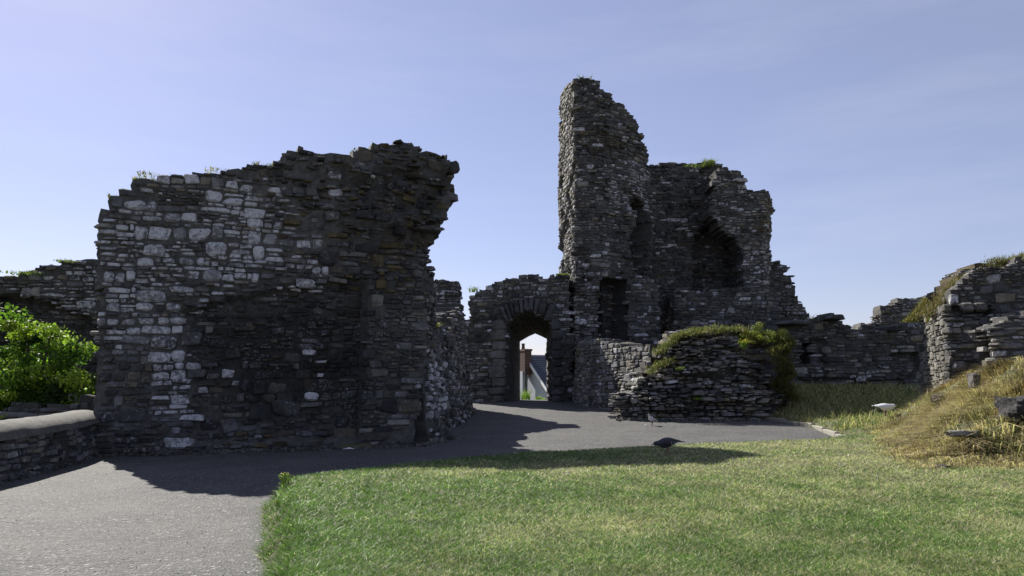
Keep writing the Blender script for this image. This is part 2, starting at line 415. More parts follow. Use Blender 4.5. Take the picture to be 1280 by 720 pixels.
def pick(r, n, w): return PAL[r.choice(len(PAL), n, p=np.array(w) / sum(w))] * r.uniform(.8, 1.25, (n, 1))
def COLS(px, py, r, A, w=(3, 3, 3, 2, 1, 1), white=.1):
    c = pick(r, len(px), w) * 1.15; a = np.where(r.random(len(px)) < white, r.uniform(.4, .6, len(px)), r.uniform(.05, .3, len(px)))
    return np.column_stack([c, a])
def blob(px, py, *bl):
    v = np.zeros(len(px))
    for (x, y, rx, ry, a) in bl: v = np.maximum(v, a * np.clip(1.6 - 1.6 * np.hypot((px - x) / rx, (py - y) / ry), 0, 1))
    return v

# ---- A: tall wall on the left
def colA(px, py, r, A):
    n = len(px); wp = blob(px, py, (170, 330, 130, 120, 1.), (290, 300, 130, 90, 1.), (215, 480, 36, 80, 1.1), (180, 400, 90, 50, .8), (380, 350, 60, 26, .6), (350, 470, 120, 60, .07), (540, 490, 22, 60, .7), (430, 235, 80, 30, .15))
    dark = blob(px, py, (370, 440, 150, 120, 1), (500, 250, 70, 60, .7), (480, 330, 90, 60, .6))  # shade of the recessed centre put into stone colour; broken corner also darker
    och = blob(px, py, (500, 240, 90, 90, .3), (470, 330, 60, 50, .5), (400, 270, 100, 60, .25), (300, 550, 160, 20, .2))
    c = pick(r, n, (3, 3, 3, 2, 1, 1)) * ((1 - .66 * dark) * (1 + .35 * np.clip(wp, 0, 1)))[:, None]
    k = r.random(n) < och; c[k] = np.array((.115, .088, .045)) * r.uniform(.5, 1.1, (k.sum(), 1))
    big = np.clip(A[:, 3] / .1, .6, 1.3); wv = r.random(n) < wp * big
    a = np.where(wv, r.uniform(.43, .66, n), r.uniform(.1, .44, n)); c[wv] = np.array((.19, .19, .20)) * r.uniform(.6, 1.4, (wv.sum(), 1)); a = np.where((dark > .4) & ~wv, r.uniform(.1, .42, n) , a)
    return np.column_stack([c, a])
A = Masonry('ruined_wall', 'tall dark rubble wall with whitish stones at left and an overhanging broken right corner', 'ruined wall', (-4, 12, 0))
PA = Plan([(-6.05, 11.0), (-1.57, 12.86)])
cz = PA.hit(455, 400)[0]
def offA(u, z):
    o = .10 * (u > cz) * (z < 2.9)
    o = o + .25 * sstep((z - 3.1) / .8) * sstep((u - 2.6) / 1.2) * (fbm(u * 2.6, z * 3.5, 77) - .35) * 2      # fractured bulge of the broken corner
    o = o - .28 * sstep((u - 4.45) / .6) * sstep((z - 2.9) / .5)
    return o + .05 * np.clip(.6 - z, 0, 1)
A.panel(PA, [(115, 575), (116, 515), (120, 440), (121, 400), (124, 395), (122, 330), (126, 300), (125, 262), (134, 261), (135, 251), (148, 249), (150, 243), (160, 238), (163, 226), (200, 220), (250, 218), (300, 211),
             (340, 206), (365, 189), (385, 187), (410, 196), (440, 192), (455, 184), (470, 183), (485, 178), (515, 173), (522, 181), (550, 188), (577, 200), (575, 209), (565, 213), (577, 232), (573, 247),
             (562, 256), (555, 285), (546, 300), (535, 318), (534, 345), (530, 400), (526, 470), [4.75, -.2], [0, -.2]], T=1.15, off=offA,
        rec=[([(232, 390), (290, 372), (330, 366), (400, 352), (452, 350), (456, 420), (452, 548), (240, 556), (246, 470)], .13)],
        ch=((.05, .085), (.12, .2)), cl=(.8, 2.2), mix=.72, rough=.02, col=colA, seed=1, miss=.04, cell=.1, core=(.115, .11, .105), crec=.015, cdark=lambda x, y: .7 * blob(x, y, (360, 450, 170, 120, 1), (500, 250, 90, 80, .7), (480, 330, 90, 60, .6)),  # core darkened by painted shade, mainly in the recessed centre
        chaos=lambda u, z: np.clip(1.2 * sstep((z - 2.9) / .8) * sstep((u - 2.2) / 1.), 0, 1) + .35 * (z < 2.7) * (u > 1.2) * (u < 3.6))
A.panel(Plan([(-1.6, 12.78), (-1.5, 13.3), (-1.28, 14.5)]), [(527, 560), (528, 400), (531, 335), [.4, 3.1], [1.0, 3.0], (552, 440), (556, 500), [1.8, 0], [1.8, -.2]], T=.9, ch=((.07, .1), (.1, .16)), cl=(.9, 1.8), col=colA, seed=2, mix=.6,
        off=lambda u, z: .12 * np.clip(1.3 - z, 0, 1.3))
for i in range(14):        # long flat slabs jutting out of the fractured corner
    u = random.uniform(4.1, 5.15); z = random.uniform(3.3, 4.6)
    p = PA.pos(np.array([u]), z, np.array([random.uniform(-.45, -.05)]))[0]; ppx, ppy, _ = proj(p)
    if inpoly(np.array([u]), np.array([z]), PA.poly([(460, 184), (515, 176), (570, 200), (572, 240), (540, 305), (480, 300)]))[0]:
        A.stone(p, (random.uniform(.3, .6), .4, random.uniform(.05, .1)), (.9, .4), random.uniform(-.15, .1), (.06, .058, .055, .2))
A.build()

# ---- B: wall end between the tall wall and the gateway
def colB(px, py, r, A): return COLS(px, py, r, A, (2, 2, 3, 2, 2, 2), .28)
B = Masonry('ruined_wall', 'rough wall end in the gap between the tall left wall and the gateway arch', 'ruined wall', (-1.5, 17, .2))
B.panel(Plan([(-2.4, 14.9), (-1.62, 15.0), (-1.42, 17), (-1.2, 19.3)]), [[0, 2.2], [.8, 2.35], [1.4, 2.1], [2.0, 2.3], [2.8, 2.15], [3.6, 2.6], [4.4, 2.9], [5.1, 3.1], [5.1, -.1], [0, -.1]],
        T=.9, off=lambda u, z: .16 * np.clip(2.2 - z, 0, 2), ch=((.06, .1), (.1, .17)), cl=(1, 2.2), col=colB, seed=3, rough=.05, jag=.1)
B.panel(Plan([(-2.9, 19.3), (-1.42, 19.5), (-1.3, 21.2)]), [[0, 3.8], (540, 347), (546, 349), (556, 349), (562, 352), (572, 353), (578, 357), [1.9, 3.5], [2.3, 3.0], [2.8, 2.3], [3.2, 1.6], [3.3, .1], [0, .1]],
        T=1.0, off=lambda u, z: .1 * np.clip(2.6 - z, 0, 2), ch=((.06, .1), (.1, .17)), cl=(1, 2.2), col=colB, seed=33, rough=.06, jag=.1)
B.build()

# ---- C: gateway
C_ = Masonry('gateway', 'ruined stone gateway wall pierced by a pointed arch with a house seen through it', 'gateway', (.5, 24, .4))
PC = Plan([(-1.9, 24.), (1.95, 24.)])
OUT = [(632, 510), (632, 402), (640, 397), (650, 392), (660, 388), (672, 392), (688, 401), (688.5, 510)]
def colC(px, py, r, A):
    t = COLS(px, py, r, A, (3, 3, 3, 3, 2, 1), .2); k = blob(px, py, (650, 365, 60, 20, .3)) > r.random(len(px)); t[k, 3] = .5
    return t
C_.panel(PC, [(572, 510), (574, 470), (576, 430), (580, 402), (588, 396), (587, 388), (587, 373), (595, 369), (597, 363), (606, 361), (620, 353), (625, 351), (640, 347), (662, 345), (680, 346), (708, 344), [3.8, 3.0], [3.8, .2], [0, .2]],
         T=3., holes=[OUT], ch=((.06, .09), (.1, .16)), cl=(1.1, 3), col=colC, seed=4, rough=.03, jag=.06)
# quoins of the jambs and voussoirs
z = .45; k = 0
while z < 2.95:
    h = random.uniform(.24, .34); wd = .48 if k % 2 else .38
    C_.stone((-.22 - wd / 2, 23.97, z + h / 2), (wd, .2, h - .015), (1, 0), 0, (.11, .105, .1, .35)); C_.stone((1.245 + wd * .4, 23.95, z + h / 2), (wd * .8, .2, h - .02), (1, 0), 0, (.06, .06, .066, .2)); z += h; k += 1
OP = [at(u, v, 24) for u, v in OUT[1:-1]]
cl_ = [OP[0]]
for a, b in zip(OP[:-1], OP[1:]):
    for q in range(1, 3): cl_.append(a.lerp(b, q / 2))
root = C_.root
cx = .5
voussoirs = []
for a, b in zip(cl_[:-1], cl_[1:]):
    m = (a + b) / 2; rad = Vector((m.x - cx, 0, m.z - 1.6)).normalized(); tg = Vector((-rad.z, 0, rad.x)); wdt = (b - a).length
    voussoirs.append((m + rad * .26, rad, wdt))
# passage: splayed tunnel from the outer to the inner arch
INN = [(650, 512), (650, 427), (655, 424), (661, 420.5), (669, 417), (677, 420.5), (686, 425), (686, 512)]
oa = [at(u, v, 24) for u, v in OUT]; ia = [at(u, v, 27.02) for u, v in INN]
oa[0].z = oa[-1].z = .3; ia[0].z = ia[-1].z = .3
PV, PF = [], []
def densify(l, n=6):
    o = []
    for a, b in zip(l[:-1], l[1:]):
        k = n * 3 if abs(a.z - b.z) > 1.5 else n
        for q in range(k): o.append(a.lerp(b, q / k))
    return o + [l[-1]]
oa, ia = densify(oa), densify(ia); nr = 22; m_ = len(oa)
for j in range(nr + 1):
    t = j / nr
    for q in range(m_):
        p = oa[q].lerp(ia[q], t); c = Vector((.6, p.y, 1.8)); nrm = (p - c).normalized()
        p = p + nrm * (random.uniform(-.035, .03) if 0 < j < nr else 0); p.y += .03 if j == 0 else 0; PV.append(p)
for q in range(m_): p = ia[q].copy(); c = Vector((.6, p.y, 1.8)); PV.append(c + (p - c) * 1.5 + Vector((0, .02, 0)))
for j in range(nr + 1):
    for q in range(m_ - 1): a = j * m_ + q; PF.append((a, a + 1, a + m_ + 1, a + m_))
V = np.array([tuple(p) for p in PV]); o = link('passage_lining', fmesh('passage_lining', V, np.array(PF), np.tile((.07, .065, .06), (len(V), 1))), M_CORE, root)
C_.build()
for (p, rad, wd) in voussoirs:
    for k in (0,):
        v = bpy.data.objects.new('voussoir', TME[random.randrange(NT)]); COL.objects.link(v); v.parent = root; v.location = Vector((p.x - rad.x * .04, 23.93 + random.uniform(0, .04), p.z - rad.z * .04)) - root.location
        v.scale = (wd * .93, .26, random.uniform(.36, .5)); v.location.y += .03; v.rotation_euler = (0, math.atan2(rad.x, rad.z), 0); g = random.choice((.05, .08, .11)); v.color = (g, g, g * 1.08, random.uniform(.1, .4))

# ---- D: tower
def colD(px, py, r, A):
    n = len(px); c = pick(r, n, (3, 3, 3, 2, 1, 1.2)); dark = blob(px, py, (860, 290, 60, 120, .8), (740, 190, 40, 40, .5), (820, 400, 60, 60, .5), (900, 330, 40, 50, .7))  # dark: shade of the recesses and back wall put into stone colours
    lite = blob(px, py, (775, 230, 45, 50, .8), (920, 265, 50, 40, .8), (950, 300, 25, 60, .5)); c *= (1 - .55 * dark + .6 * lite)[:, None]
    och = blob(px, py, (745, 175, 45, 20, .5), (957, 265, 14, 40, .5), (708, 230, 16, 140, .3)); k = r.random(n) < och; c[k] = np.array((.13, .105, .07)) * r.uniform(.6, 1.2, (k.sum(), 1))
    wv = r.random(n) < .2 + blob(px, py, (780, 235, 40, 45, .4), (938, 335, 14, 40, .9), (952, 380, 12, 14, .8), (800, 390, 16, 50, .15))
    k = (A[:, 0] < 2.3) & (px < 724); c[k] = PAL[r.choice([2, 4, 5], k.sum())] * r.uniform(.9, 1.5, (k.sum(), 1))  # sun on the left face painted in as paler stones
    return np.column_stack([c, np.where(wv, r.uniform(.42, .6, n), r.uniform(.05, .3, n))])
D = Masonry('tower', 'tall jagged broken gate tower with a pointed niche, the highest ruin in view', 'tower', (4.5, 25, .4))
PD = Plan([(1.62, 26.3), (2.03, 24.0), (2.95, 23.95), (4.3, 24.8), (4.98, 25.7)])
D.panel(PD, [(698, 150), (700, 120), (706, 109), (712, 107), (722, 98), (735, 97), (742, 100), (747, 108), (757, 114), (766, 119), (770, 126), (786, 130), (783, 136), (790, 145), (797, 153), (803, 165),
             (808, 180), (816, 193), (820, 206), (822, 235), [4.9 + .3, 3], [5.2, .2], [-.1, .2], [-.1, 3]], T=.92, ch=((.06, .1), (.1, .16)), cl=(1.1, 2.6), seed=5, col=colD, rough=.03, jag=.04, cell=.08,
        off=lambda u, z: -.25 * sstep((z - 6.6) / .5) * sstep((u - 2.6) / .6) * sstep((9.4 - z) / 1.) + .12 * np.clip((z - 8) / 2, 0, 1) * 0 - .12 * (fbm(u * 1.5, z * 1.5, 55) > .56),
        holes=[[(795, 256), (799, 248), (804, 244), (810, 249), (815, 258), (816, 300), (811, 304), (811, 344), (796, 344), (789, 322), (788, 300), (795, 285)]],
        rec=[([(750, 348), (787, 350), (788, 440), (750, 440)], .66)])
D.panel(Plan([(2.9, 25.3), (5.3, 25.9)]), [(742, 440), (742, 150), (775, 168), (795, 180), (808, 214), (816, 243), (792, 243), (784, 320), (782, 345), (750, 345), (750, 440)], T=1.0, miss=.9, seed=25, col=colD)  # unseen filler added behind the window opening to keep light out
D.panel(Plan([(3.72, 24.15), (4.25, 24.0), (4.72, 24.3), (4.9, 25.2)]), [(786, 440), (785, 350), (800, 346), (818, 352), [1.9, 3.9], [1.9, .2], [0, .2]], T=.5, ch=((.1, .13), (.14, .2)), cl=(1, 2.2), seed=6, col=colD)
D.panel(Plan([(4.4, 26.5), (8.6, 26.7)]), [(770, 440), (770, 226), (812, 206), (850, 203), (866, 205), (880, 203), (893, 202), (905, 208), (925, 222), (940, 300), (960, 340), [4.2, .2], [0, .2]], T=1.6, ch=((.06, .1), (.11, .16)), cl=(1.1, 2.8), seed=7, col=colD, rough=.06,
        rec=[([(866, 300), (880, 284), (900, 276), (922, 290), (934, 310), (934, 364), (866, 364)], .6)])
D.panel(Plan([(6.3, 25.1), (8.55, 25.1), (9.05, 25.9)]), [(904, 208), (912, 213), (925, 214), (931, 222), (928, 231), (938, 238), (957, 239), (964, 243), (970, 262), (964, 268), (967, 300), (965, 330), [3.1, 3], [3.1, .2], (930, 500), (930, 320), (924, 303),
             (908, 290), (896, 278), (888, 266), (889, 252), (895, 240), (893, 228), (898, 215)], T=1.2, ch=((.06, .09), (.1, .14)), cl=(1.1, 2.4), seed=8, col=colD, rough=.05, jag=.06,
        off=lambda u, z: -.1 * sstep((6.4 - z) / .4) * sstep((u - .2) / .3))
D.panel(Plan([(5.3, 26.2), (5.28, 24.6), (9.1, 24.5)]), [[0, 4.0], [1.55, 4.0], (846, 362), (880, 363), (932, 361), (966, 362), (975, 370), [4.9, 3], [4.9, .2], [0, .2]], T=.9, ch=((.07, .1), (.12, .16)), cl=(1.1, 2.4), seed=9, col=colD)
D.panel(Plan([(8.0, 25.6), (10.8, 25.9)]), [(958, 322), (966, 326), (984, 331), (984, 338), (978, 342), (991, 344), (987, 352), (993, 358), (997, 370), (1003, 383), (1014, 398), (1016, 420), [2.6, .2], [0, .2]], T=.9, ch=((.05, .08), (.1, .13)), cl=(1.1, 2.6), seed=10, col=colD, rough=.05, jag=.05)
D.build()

# ---- E: low curved wall below the tower
def colE(px, py, r, A): return COLS(px, py, r, A, (.3, 1, 3, .5, 3, 5), .14)
E = Masonry('low_wall', 'low curved light grey rubble wall standing at the foot of the tower', 'wall', (2.8, 22, .3))
E.panel(Plan([(1.95, 23.9), (2.15, 22.8), (2.5, 21.6), (2.98, 20.4), (3.45, 19.1)]), [[0, 2.3], [.2, 2.38], (735, 425), (750, 427), (765, 430), (790, 433), (818, 435), [5.0, 1.9], [5.0, .1], [0, .1]], T=.7, ch=((.07, .11), (.12, .19)), cl=(1, 2.2), seed=11, col=colE, rough=.03, mix=.6,
        off=lambda u, z: .1 * np.clip(1.4 - z, 0, 1.4))
E.build()

# ---- F: rubble block in the middle
def colF(px, py, r, A):
    t = COLS(px, py, r, A, (.6, 1.2, 3, .8, 3.5, 5), .12); k = blob(px, py, (785, 480, 25, 40, .8)) > r.random(len(px)); t[k, :3] = np.array((.17, .165, .15)); t[:, :3] *= 1.25; return t  # sunlight on the left end painted in as paler stones
Fm = Masonry('rubble_block', 'stepped mass of broken rubble masonry topped with bushes in front of the tower', 'ruined wall', (4.3, 18.6, .2))
PF_ = Plan([(2.95, 20.4), (2.47, 18.15), (2.9, 17.95), (5.6, 17.9), (6.6, 18.6), (7.1, 20.6)])
def offF(u, z): return -.62 * np.clip(z - .75, 0, 3) + (np.floor(z * 3.3 + fbm(u * 1.2, z, 4) * 2.5) % 2) * .2 - .12 - .3 * (fbm(u * 1.8, z * 2.4, 66) - .5)
Fm.panel(PF_, [[0, .9], [1.9, .7], (770, 508), (778, 498), (788, 490), (795, 480), (805, 470), (811, 459), (822, 448), (831, 437), (845, 425), (862, 414), (900, 409), (940, 406), (975, 407), (992, 416), [6.9, 1.9], [6.9, 0], [0, 0]],
         T=1.9, off=offF, ch=((.05, .08), (.09, .14)), cl=(1.0, 2.4), seed=12, col=colF, rough=.06, gap=.012, miss=.06, depth=.4, cell=.13, proud=.07, crec=.05, core=(.05, .047, .04), chaos=lambda u, z: .6 * sstep((z - .5) / .4))
Fm.build()

# ---- G: long low wall on the right
def colG(px, py, r, A): return COLS(px, py, r, A, (3, 3, 3, 3, 2, 1), .15)
G = Masonry('ruined_wall', 'long low dark ruined wall with a small window hole between rubble block and right pillar', 'ruined wall', (9.5, 21.5, .7))
PG = Plan([(6.9, 21.3), (12.2, 21.8)])
G.panel(PG, [[0, .3], (975, 402), (1024, 400), (1030, 396), (1032, 394), (1050, 395), (1050, 404), (1062, 405), (1066, 412), (1076, 413), (1090, 414), (1110, 414), (1112, 407), (1128, 408), (1130, 413), (1134, 407), (1150, 407), (1170, 405), [5.3, .3]],
        T=.8, holes=[[(1001, 455), (1000, 431), (1012, 428), (1019, 430), (1017, 440), (1019, 455)]], ch=((.06, .1), (.12, .18)), cl=(1.2, 3.2), seed=13, col=colG, rough=.035,
        rec=[([(975, 424), (1030, 424), (1036, 470), (1020, 500), (975, 500)], .15), ([(1000, 474), (1128, 474), (1128, 520), (1000, 520)], .12), ([(1112, 440), (1150, 442), (1150, 460), (1132, 480)], .2)])
G.stone(at(1040, 397, 21.3), (.48, .5, .14), (1, .1), 0, (.06, .06, .06, .3)); G.stone(at(1119, 410, 21.4), (.42, .5, .2), (1, .1), .05, (.06, .06, .06, .3)); G.stone(at(992, 404, 21.2), (.95, .6, .12), (1, .1), .01, (.07, .07, .07, .3))
G.build()

# ---- H: pillar and wall at the right edge
def colH(px, py, r, A): 
    t = COLS(px, py, r, A, (3, 3, 3, 2, 2, 1), .08); k = (px < 1186) & (py > 380); t[k, :3] = np.array((.19, .18, .155)) * r.uniform(.7, 1.15, (k.sum(), 1)); t[k, 3] = r.uniform(.1, .45, k.sum()); return t  # sunlit left side gets paler stones, the light put into their colour
H = Masonry('ruined_wall', 'broken wall at the right edge with a sunlit grey stone side and grassy sloping top', 'ruined wall', (9, 14.5, .8))
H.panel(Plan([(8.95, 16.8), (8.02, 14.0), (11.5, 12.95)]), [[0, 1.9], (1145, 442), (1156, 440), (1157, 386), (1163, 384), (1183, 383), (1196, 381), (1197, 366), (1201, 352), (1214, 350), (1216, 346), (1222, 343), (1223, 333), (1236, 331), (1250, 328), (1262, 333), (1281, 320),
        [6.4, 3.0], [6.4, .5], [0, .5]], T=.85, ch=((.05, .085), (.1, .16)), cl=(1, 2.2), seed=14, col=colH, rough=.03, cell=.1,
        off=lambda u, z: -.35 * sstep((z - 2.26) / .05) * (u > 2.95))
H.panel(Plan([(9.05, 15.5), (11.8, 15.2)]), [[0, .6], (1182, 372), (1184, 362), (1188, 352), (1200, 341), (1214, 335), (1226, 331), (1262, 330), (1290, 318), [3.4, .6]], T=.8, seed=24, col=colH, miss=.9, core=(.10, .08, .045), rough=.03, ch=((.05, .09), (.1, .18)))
H.build()
# ---- I: far ruin beyond the right wall
I_ = Masonry('ruined_wall', 'distant low broken wall top seen over the right wall beside the grassy slope', 'ruined wall', (13.5, 26, 1)); I_.nind = 120
I_.panel(Plan([(12.2, 26.), (15.8, 25.4)]), [[0, 1], (1074, 413), (1080, 405), (1096, 403), (1104, 404), (1103, 386), (1110, 381), (1125, 378), (1127, 371), (1150, 372), (1160, 369), (1180, 366), [3.9, 1]], T=1.2,
         ch=((.05, .09), (.1, .17)), cl=(1.1, 2.6), seed=15, col=colF, rough=.08, off=lambda u, z: -.3 * np.clip(z - 2.4, 0, 3), gap=.02)
I_.build()
# ---- J: small ruin on the mound
J_ = Masonry('ruined_wall', 'small heap of flat weathered stones on top of the dry grass bank', 'ruined wall', (8.6, 12, 1.3)); J_.nind = 80
J_.panel(Plan([(7.66, 12.8), (7.55, 12.0), (9.6, 11.8)]), [[0, .9], [.3, 1.2], [.7, 1.4], (1237, 425), (1240, 411), (1256, 408), (1262, 404), (1272, 398), (1285, 392), [3.0, 2.3], [3.0, .9]], T=.7, ch=((.05, .08), (.08, .13)), cl=(1.3, 3), seed=16, col=colE, rough=.05, gap=.012,
         off=lambda u, z: -.2 * np.clip(z - 1.3, 0, 1))
J_.build()
# ---- L: far-left wall
def colL(px, py, r, A):
    n = len(px); c = pick(r, n, (2, 3, 3, 2, 1.5, 1)); w_ = r.random(n) < blob(px, py, (100, 365, 55, 50, .8), (25, 360, 30, 12, .3)); d = blob(px, py, (30, 430, 70, 60, 1), (100, 420, 40, 40, .8)); c *= (1 - .6 * d)[:, None]  # d: shade beneath the overhang worked into the stone colours
    return np.column_stack([c, np.where(w_, r.uniform(.44, .6, n), r.uniform(.05, .3, n))])
L_ = Masonry('ruined_wall', 'far left ruined wall with pale slabby stones rising behind the green bush', 'ruined wall', (-9.5, 15.5, 0))
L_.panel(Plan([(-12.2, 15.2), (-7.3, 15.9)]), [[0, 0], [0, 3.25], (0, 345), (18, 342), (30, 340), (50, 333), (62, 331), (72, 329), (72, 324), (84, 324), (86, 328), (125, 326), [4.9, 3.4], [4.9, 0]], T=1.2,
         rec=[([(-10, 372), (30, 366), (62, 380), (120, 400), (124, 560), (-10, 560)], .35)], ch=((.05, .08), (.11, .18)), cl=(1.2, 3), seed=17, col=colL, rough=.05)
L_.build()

# ---- M: parapet with rounded coping
Mm = Masonry('parapet_wall', 'low rubble parapet wall with smooth rounded coping at the left of the path', 'wall', (-5.6, 9, 0)); Mm.nind = 200
PM = Plan([(-6.02, 11.25), (-5.75, 10.2), (-5.45, 8.6), (-5.3, 7.0), (-5.3, 4)][::-1])
PM = Plan([(-6.02, 11.25), (-5.72, 10.2), (-5.38, 8.6), (-5.22, 7.2), (-5.2, 5)])
PM2 = Plan([tuple(p) for p in PM.p]); 
def colM(px, py, r, A): return COLS(px, py, r, A, (1, 2, 3, 1.5, 2, 1.5), .1)
def zcop(y): return .60 + 0 * y
# the visible face looks towards the path (+x), so the plan runs away from the camera
PMf = Plan([tuple(p) for p in PM.p[::-1]])
Mm.panel(PMf, [[0, -.1], [0, .41], [PMf.L, .48], [PMf.L, -.1]], T=.42, ch=((.06, .1), (.1, .15)), cl=(1, 2.2), seed=18, col=colM, rough=.02, mix=.5, cell=.1, off=lambda u, z: -u * 0 + 0)
CM, ct_, cp_ = material('rounded concrete coping')
v_ = mixc(ct_, rng(ct_, noise(ct_, 5, 6, .7), .3, .7), (.05, .048, .043), (.135, .13, .118)); v_ = mixc(ct_, rng(ct_, noise(ct_, 30, 4, .7), .55, .7, 0, .7), v_, (.25, .25, .22))
ct_.links.new(v_, cp_.inputs['Base Color']); cp_.inputs['Roughness'].default_value = .9; ct_.links.new(bump(ct_, noise(ct_, 40, 5, .8), .012), cp_.inputs['Normal'])
us = [0, PMf.L]; prof = [(.05, 0)] + [(.0 - .235 + .275 * math.cos(a), .03 + .15 * math.sin(a)) for a in np.linspace(0, math.pi, 13)] + [(-.52, 0)]
for a, b in zip(us[:-1], us[1:]):
    ss = np.linspace(a, b, 61); V = []; F = []
    for q, u in enumerate(ss):
        for (o_, z_) in prof: V.append(PMf.pos(np.array([u]), (.40 + .07 * u / PMf.L + .003 * math.sin(u * 2.3)) + z_ + random.uniform(-.003, .003), np.array([o_ + random.uniform(-.006, .006)]))[0])
    n_ = len(prof)
    for q in range(60):
        for k in range(n_ - 1): i = q * n_ + k; F.append((i, i + n_, i + n_ + 1, i + 1))
    me = bpy.data.meshes.new('coping'); me.from_pydata([tuple(v) for v in V], [], F + [tuple(range(n_)), tuple(range(60 * n_, 61 * n_))[::-1]]); me.update()
    for p in me.polygons: p.use_smooth = len(p.vertices) == 4
    link('coping', me, CM, Mm.root)
Mm.build()
# lower wall fragment behind the parapet
M2 = Masonry('low_wall', 'mossy low wall fragment behind the parapet under the green bush', 'wall', (-7.6, 11.9, 0)); M2.nind = 60
M2.panel(Plan([(-9.5, 11.2), (-6.5, 12.1)]), [[0, 0], (-5, 512), (30, 509), (60, 507), (95, 504), (99, 500), (113, 500), (116, 507), [3.1, .7], [3.1, 0]], T=.5, seed=19, col=colM, ch=((.06, .09), (.1, .14)))
M2.build()

# ------------------------------------------------------------------ vegetation
def blades(P, L, lean, wd, tint, seg=1, droop=.5, seed=0):
    r = np.random.default_rng(seed); n = len(P); a = r.uniform(0, 2 * np.pi, n); side = np.stack([np.cos(a), np.sin(a), np.zeros(n)], -1) * (wd / 2)[:, None]
    ln = np.concatenate([lean, np.zeros((n, 1))], 1); up = np.array([0, 0, 1.])
    if seg == 1:
        tip = P + (up + ln) * L[:, None]; V = np.stack([P - side, P + side, tip], 1); F = np.arange(3 * n).reshape(n, 3); k = 3
    else:
        m1 = P + (up + ln * .6) * (L * .5)[:, None]; tip = P + (up * (1 - droop) + ln * (1.3 + droop)) * L[:, None]
        V = np.stack([P - side, P + side, m1 + side * .8, m1 - side * .8, tip], 1); b = (np.arange(n) * 5)[:, None]
        F = np.concatenate([b + [0, 1, 2], b + [0, 2, 3], b + [3, 2, 4]]); k = 5
    T = np.repeat(tint, k, 0); return V.reshape(-1, 3), F, T
GREEN = np.array((.056, .128, .020)); STRAW = np.array((.38, .34, .21)); DGREEN = np.array((.04, .07, .018)); YG = np.array((.16, .17, .035)); BROWN = np.array((.17, .115, .05))
def gcol(n, k, r, a=GREEN, b=STRAW):
    k = np.clip(k, 0, 1)[:, None]; c = a[None] * (1 - k) + b[None] * k; return c * r.uniform(.5, 1.5, (n, 1))
def scatter_view(n, y0, y1, seed, power=2.0):
    """random ground points, denser where the camera sees them larger"""
    r = np.random.default_rng(seed); t = r.random(n); y = (y0 ** (1 - power) + t * (y1 ** (1 - power) - y0 ** (1 - power))) ** (1 / (1 - power)); x = r.uniform(-.78, .78, n) * y; return x, y, r
def lawn():
    x, y, r = scatter_view(900000, 2.4, 21, 5, 1.9); k = inpoly(x, y, LAWN); x, y = x[k], y[k]; md = np.where(inpoly(x, y, MOUND), dpoly(x, y, MOUND), 0); k = md < .5; x, y, md = x[k], y[k], md[k]
    z = ground_z(x, y); n = len(x); edge = dpoly(x, y, LAWN); dry = fbm(x * .55, y * .8, 40) * .9 + fbm(x * 3.2, y * 3.2, 41) * .75 + .35 * sstep((x - 0) / 4) * 0 - .42 + .2 * sstep((x + .2) / 3)
    dry += .22 * np.exp(-((y - 7.6 - x * .12) / .9) ** 2) * (x > .2)
    dry = dry - .30 * sstep((.7 - edge) / .7) * (y < 16) - .28 * np.exp(-((x + .9) ** 2 / 2.2 + (y - 4.8) ** 2 / 4))
    kk = (dry + r.normal(0, .27, n) > .52) * r.uniform(.55, 1, n) + .12
    k_ = (dry < .62) | (r.random(n) < .62); x, y, z, edge, dry, kk = x[k_], y[k_], z[k_], edge[k_], dry[k_], kk[k_]; n = len(x)
    T_fl = r.random(n) < .035
    L = r.uniform(.008, .021, n) * (1 + .8 * sstep((.12 - edge) / .12)) * (1 + .9 * sstep((y - 14) / 2) * (x > 6)) * (1 + .07 * y)
    wd = (.0024 + .0011 * y) * r.uniform(.6, 1.4, n); lean = r.normal(0, 1.3, (n, 2)); T = gcol(n, kk, r); T[T_fl] = np.array((.55, .50, .36)); T *= (.72 + .56 * fbm(x * 5, y * 5, 45, 3))[:, None] ** 1.3 * 1.05
    return blades(np.stack([x, y, z - .004], -1), L, lean, wd, T, 1, seed=1)
V, F, T = lawn(); tag(link('lawn_grass', fmesh('lawn_grass', V, F, T), M_GRASS), 'short mown patchy green and straw coloured lawn in the foreground', 'grass', kind='stuff')
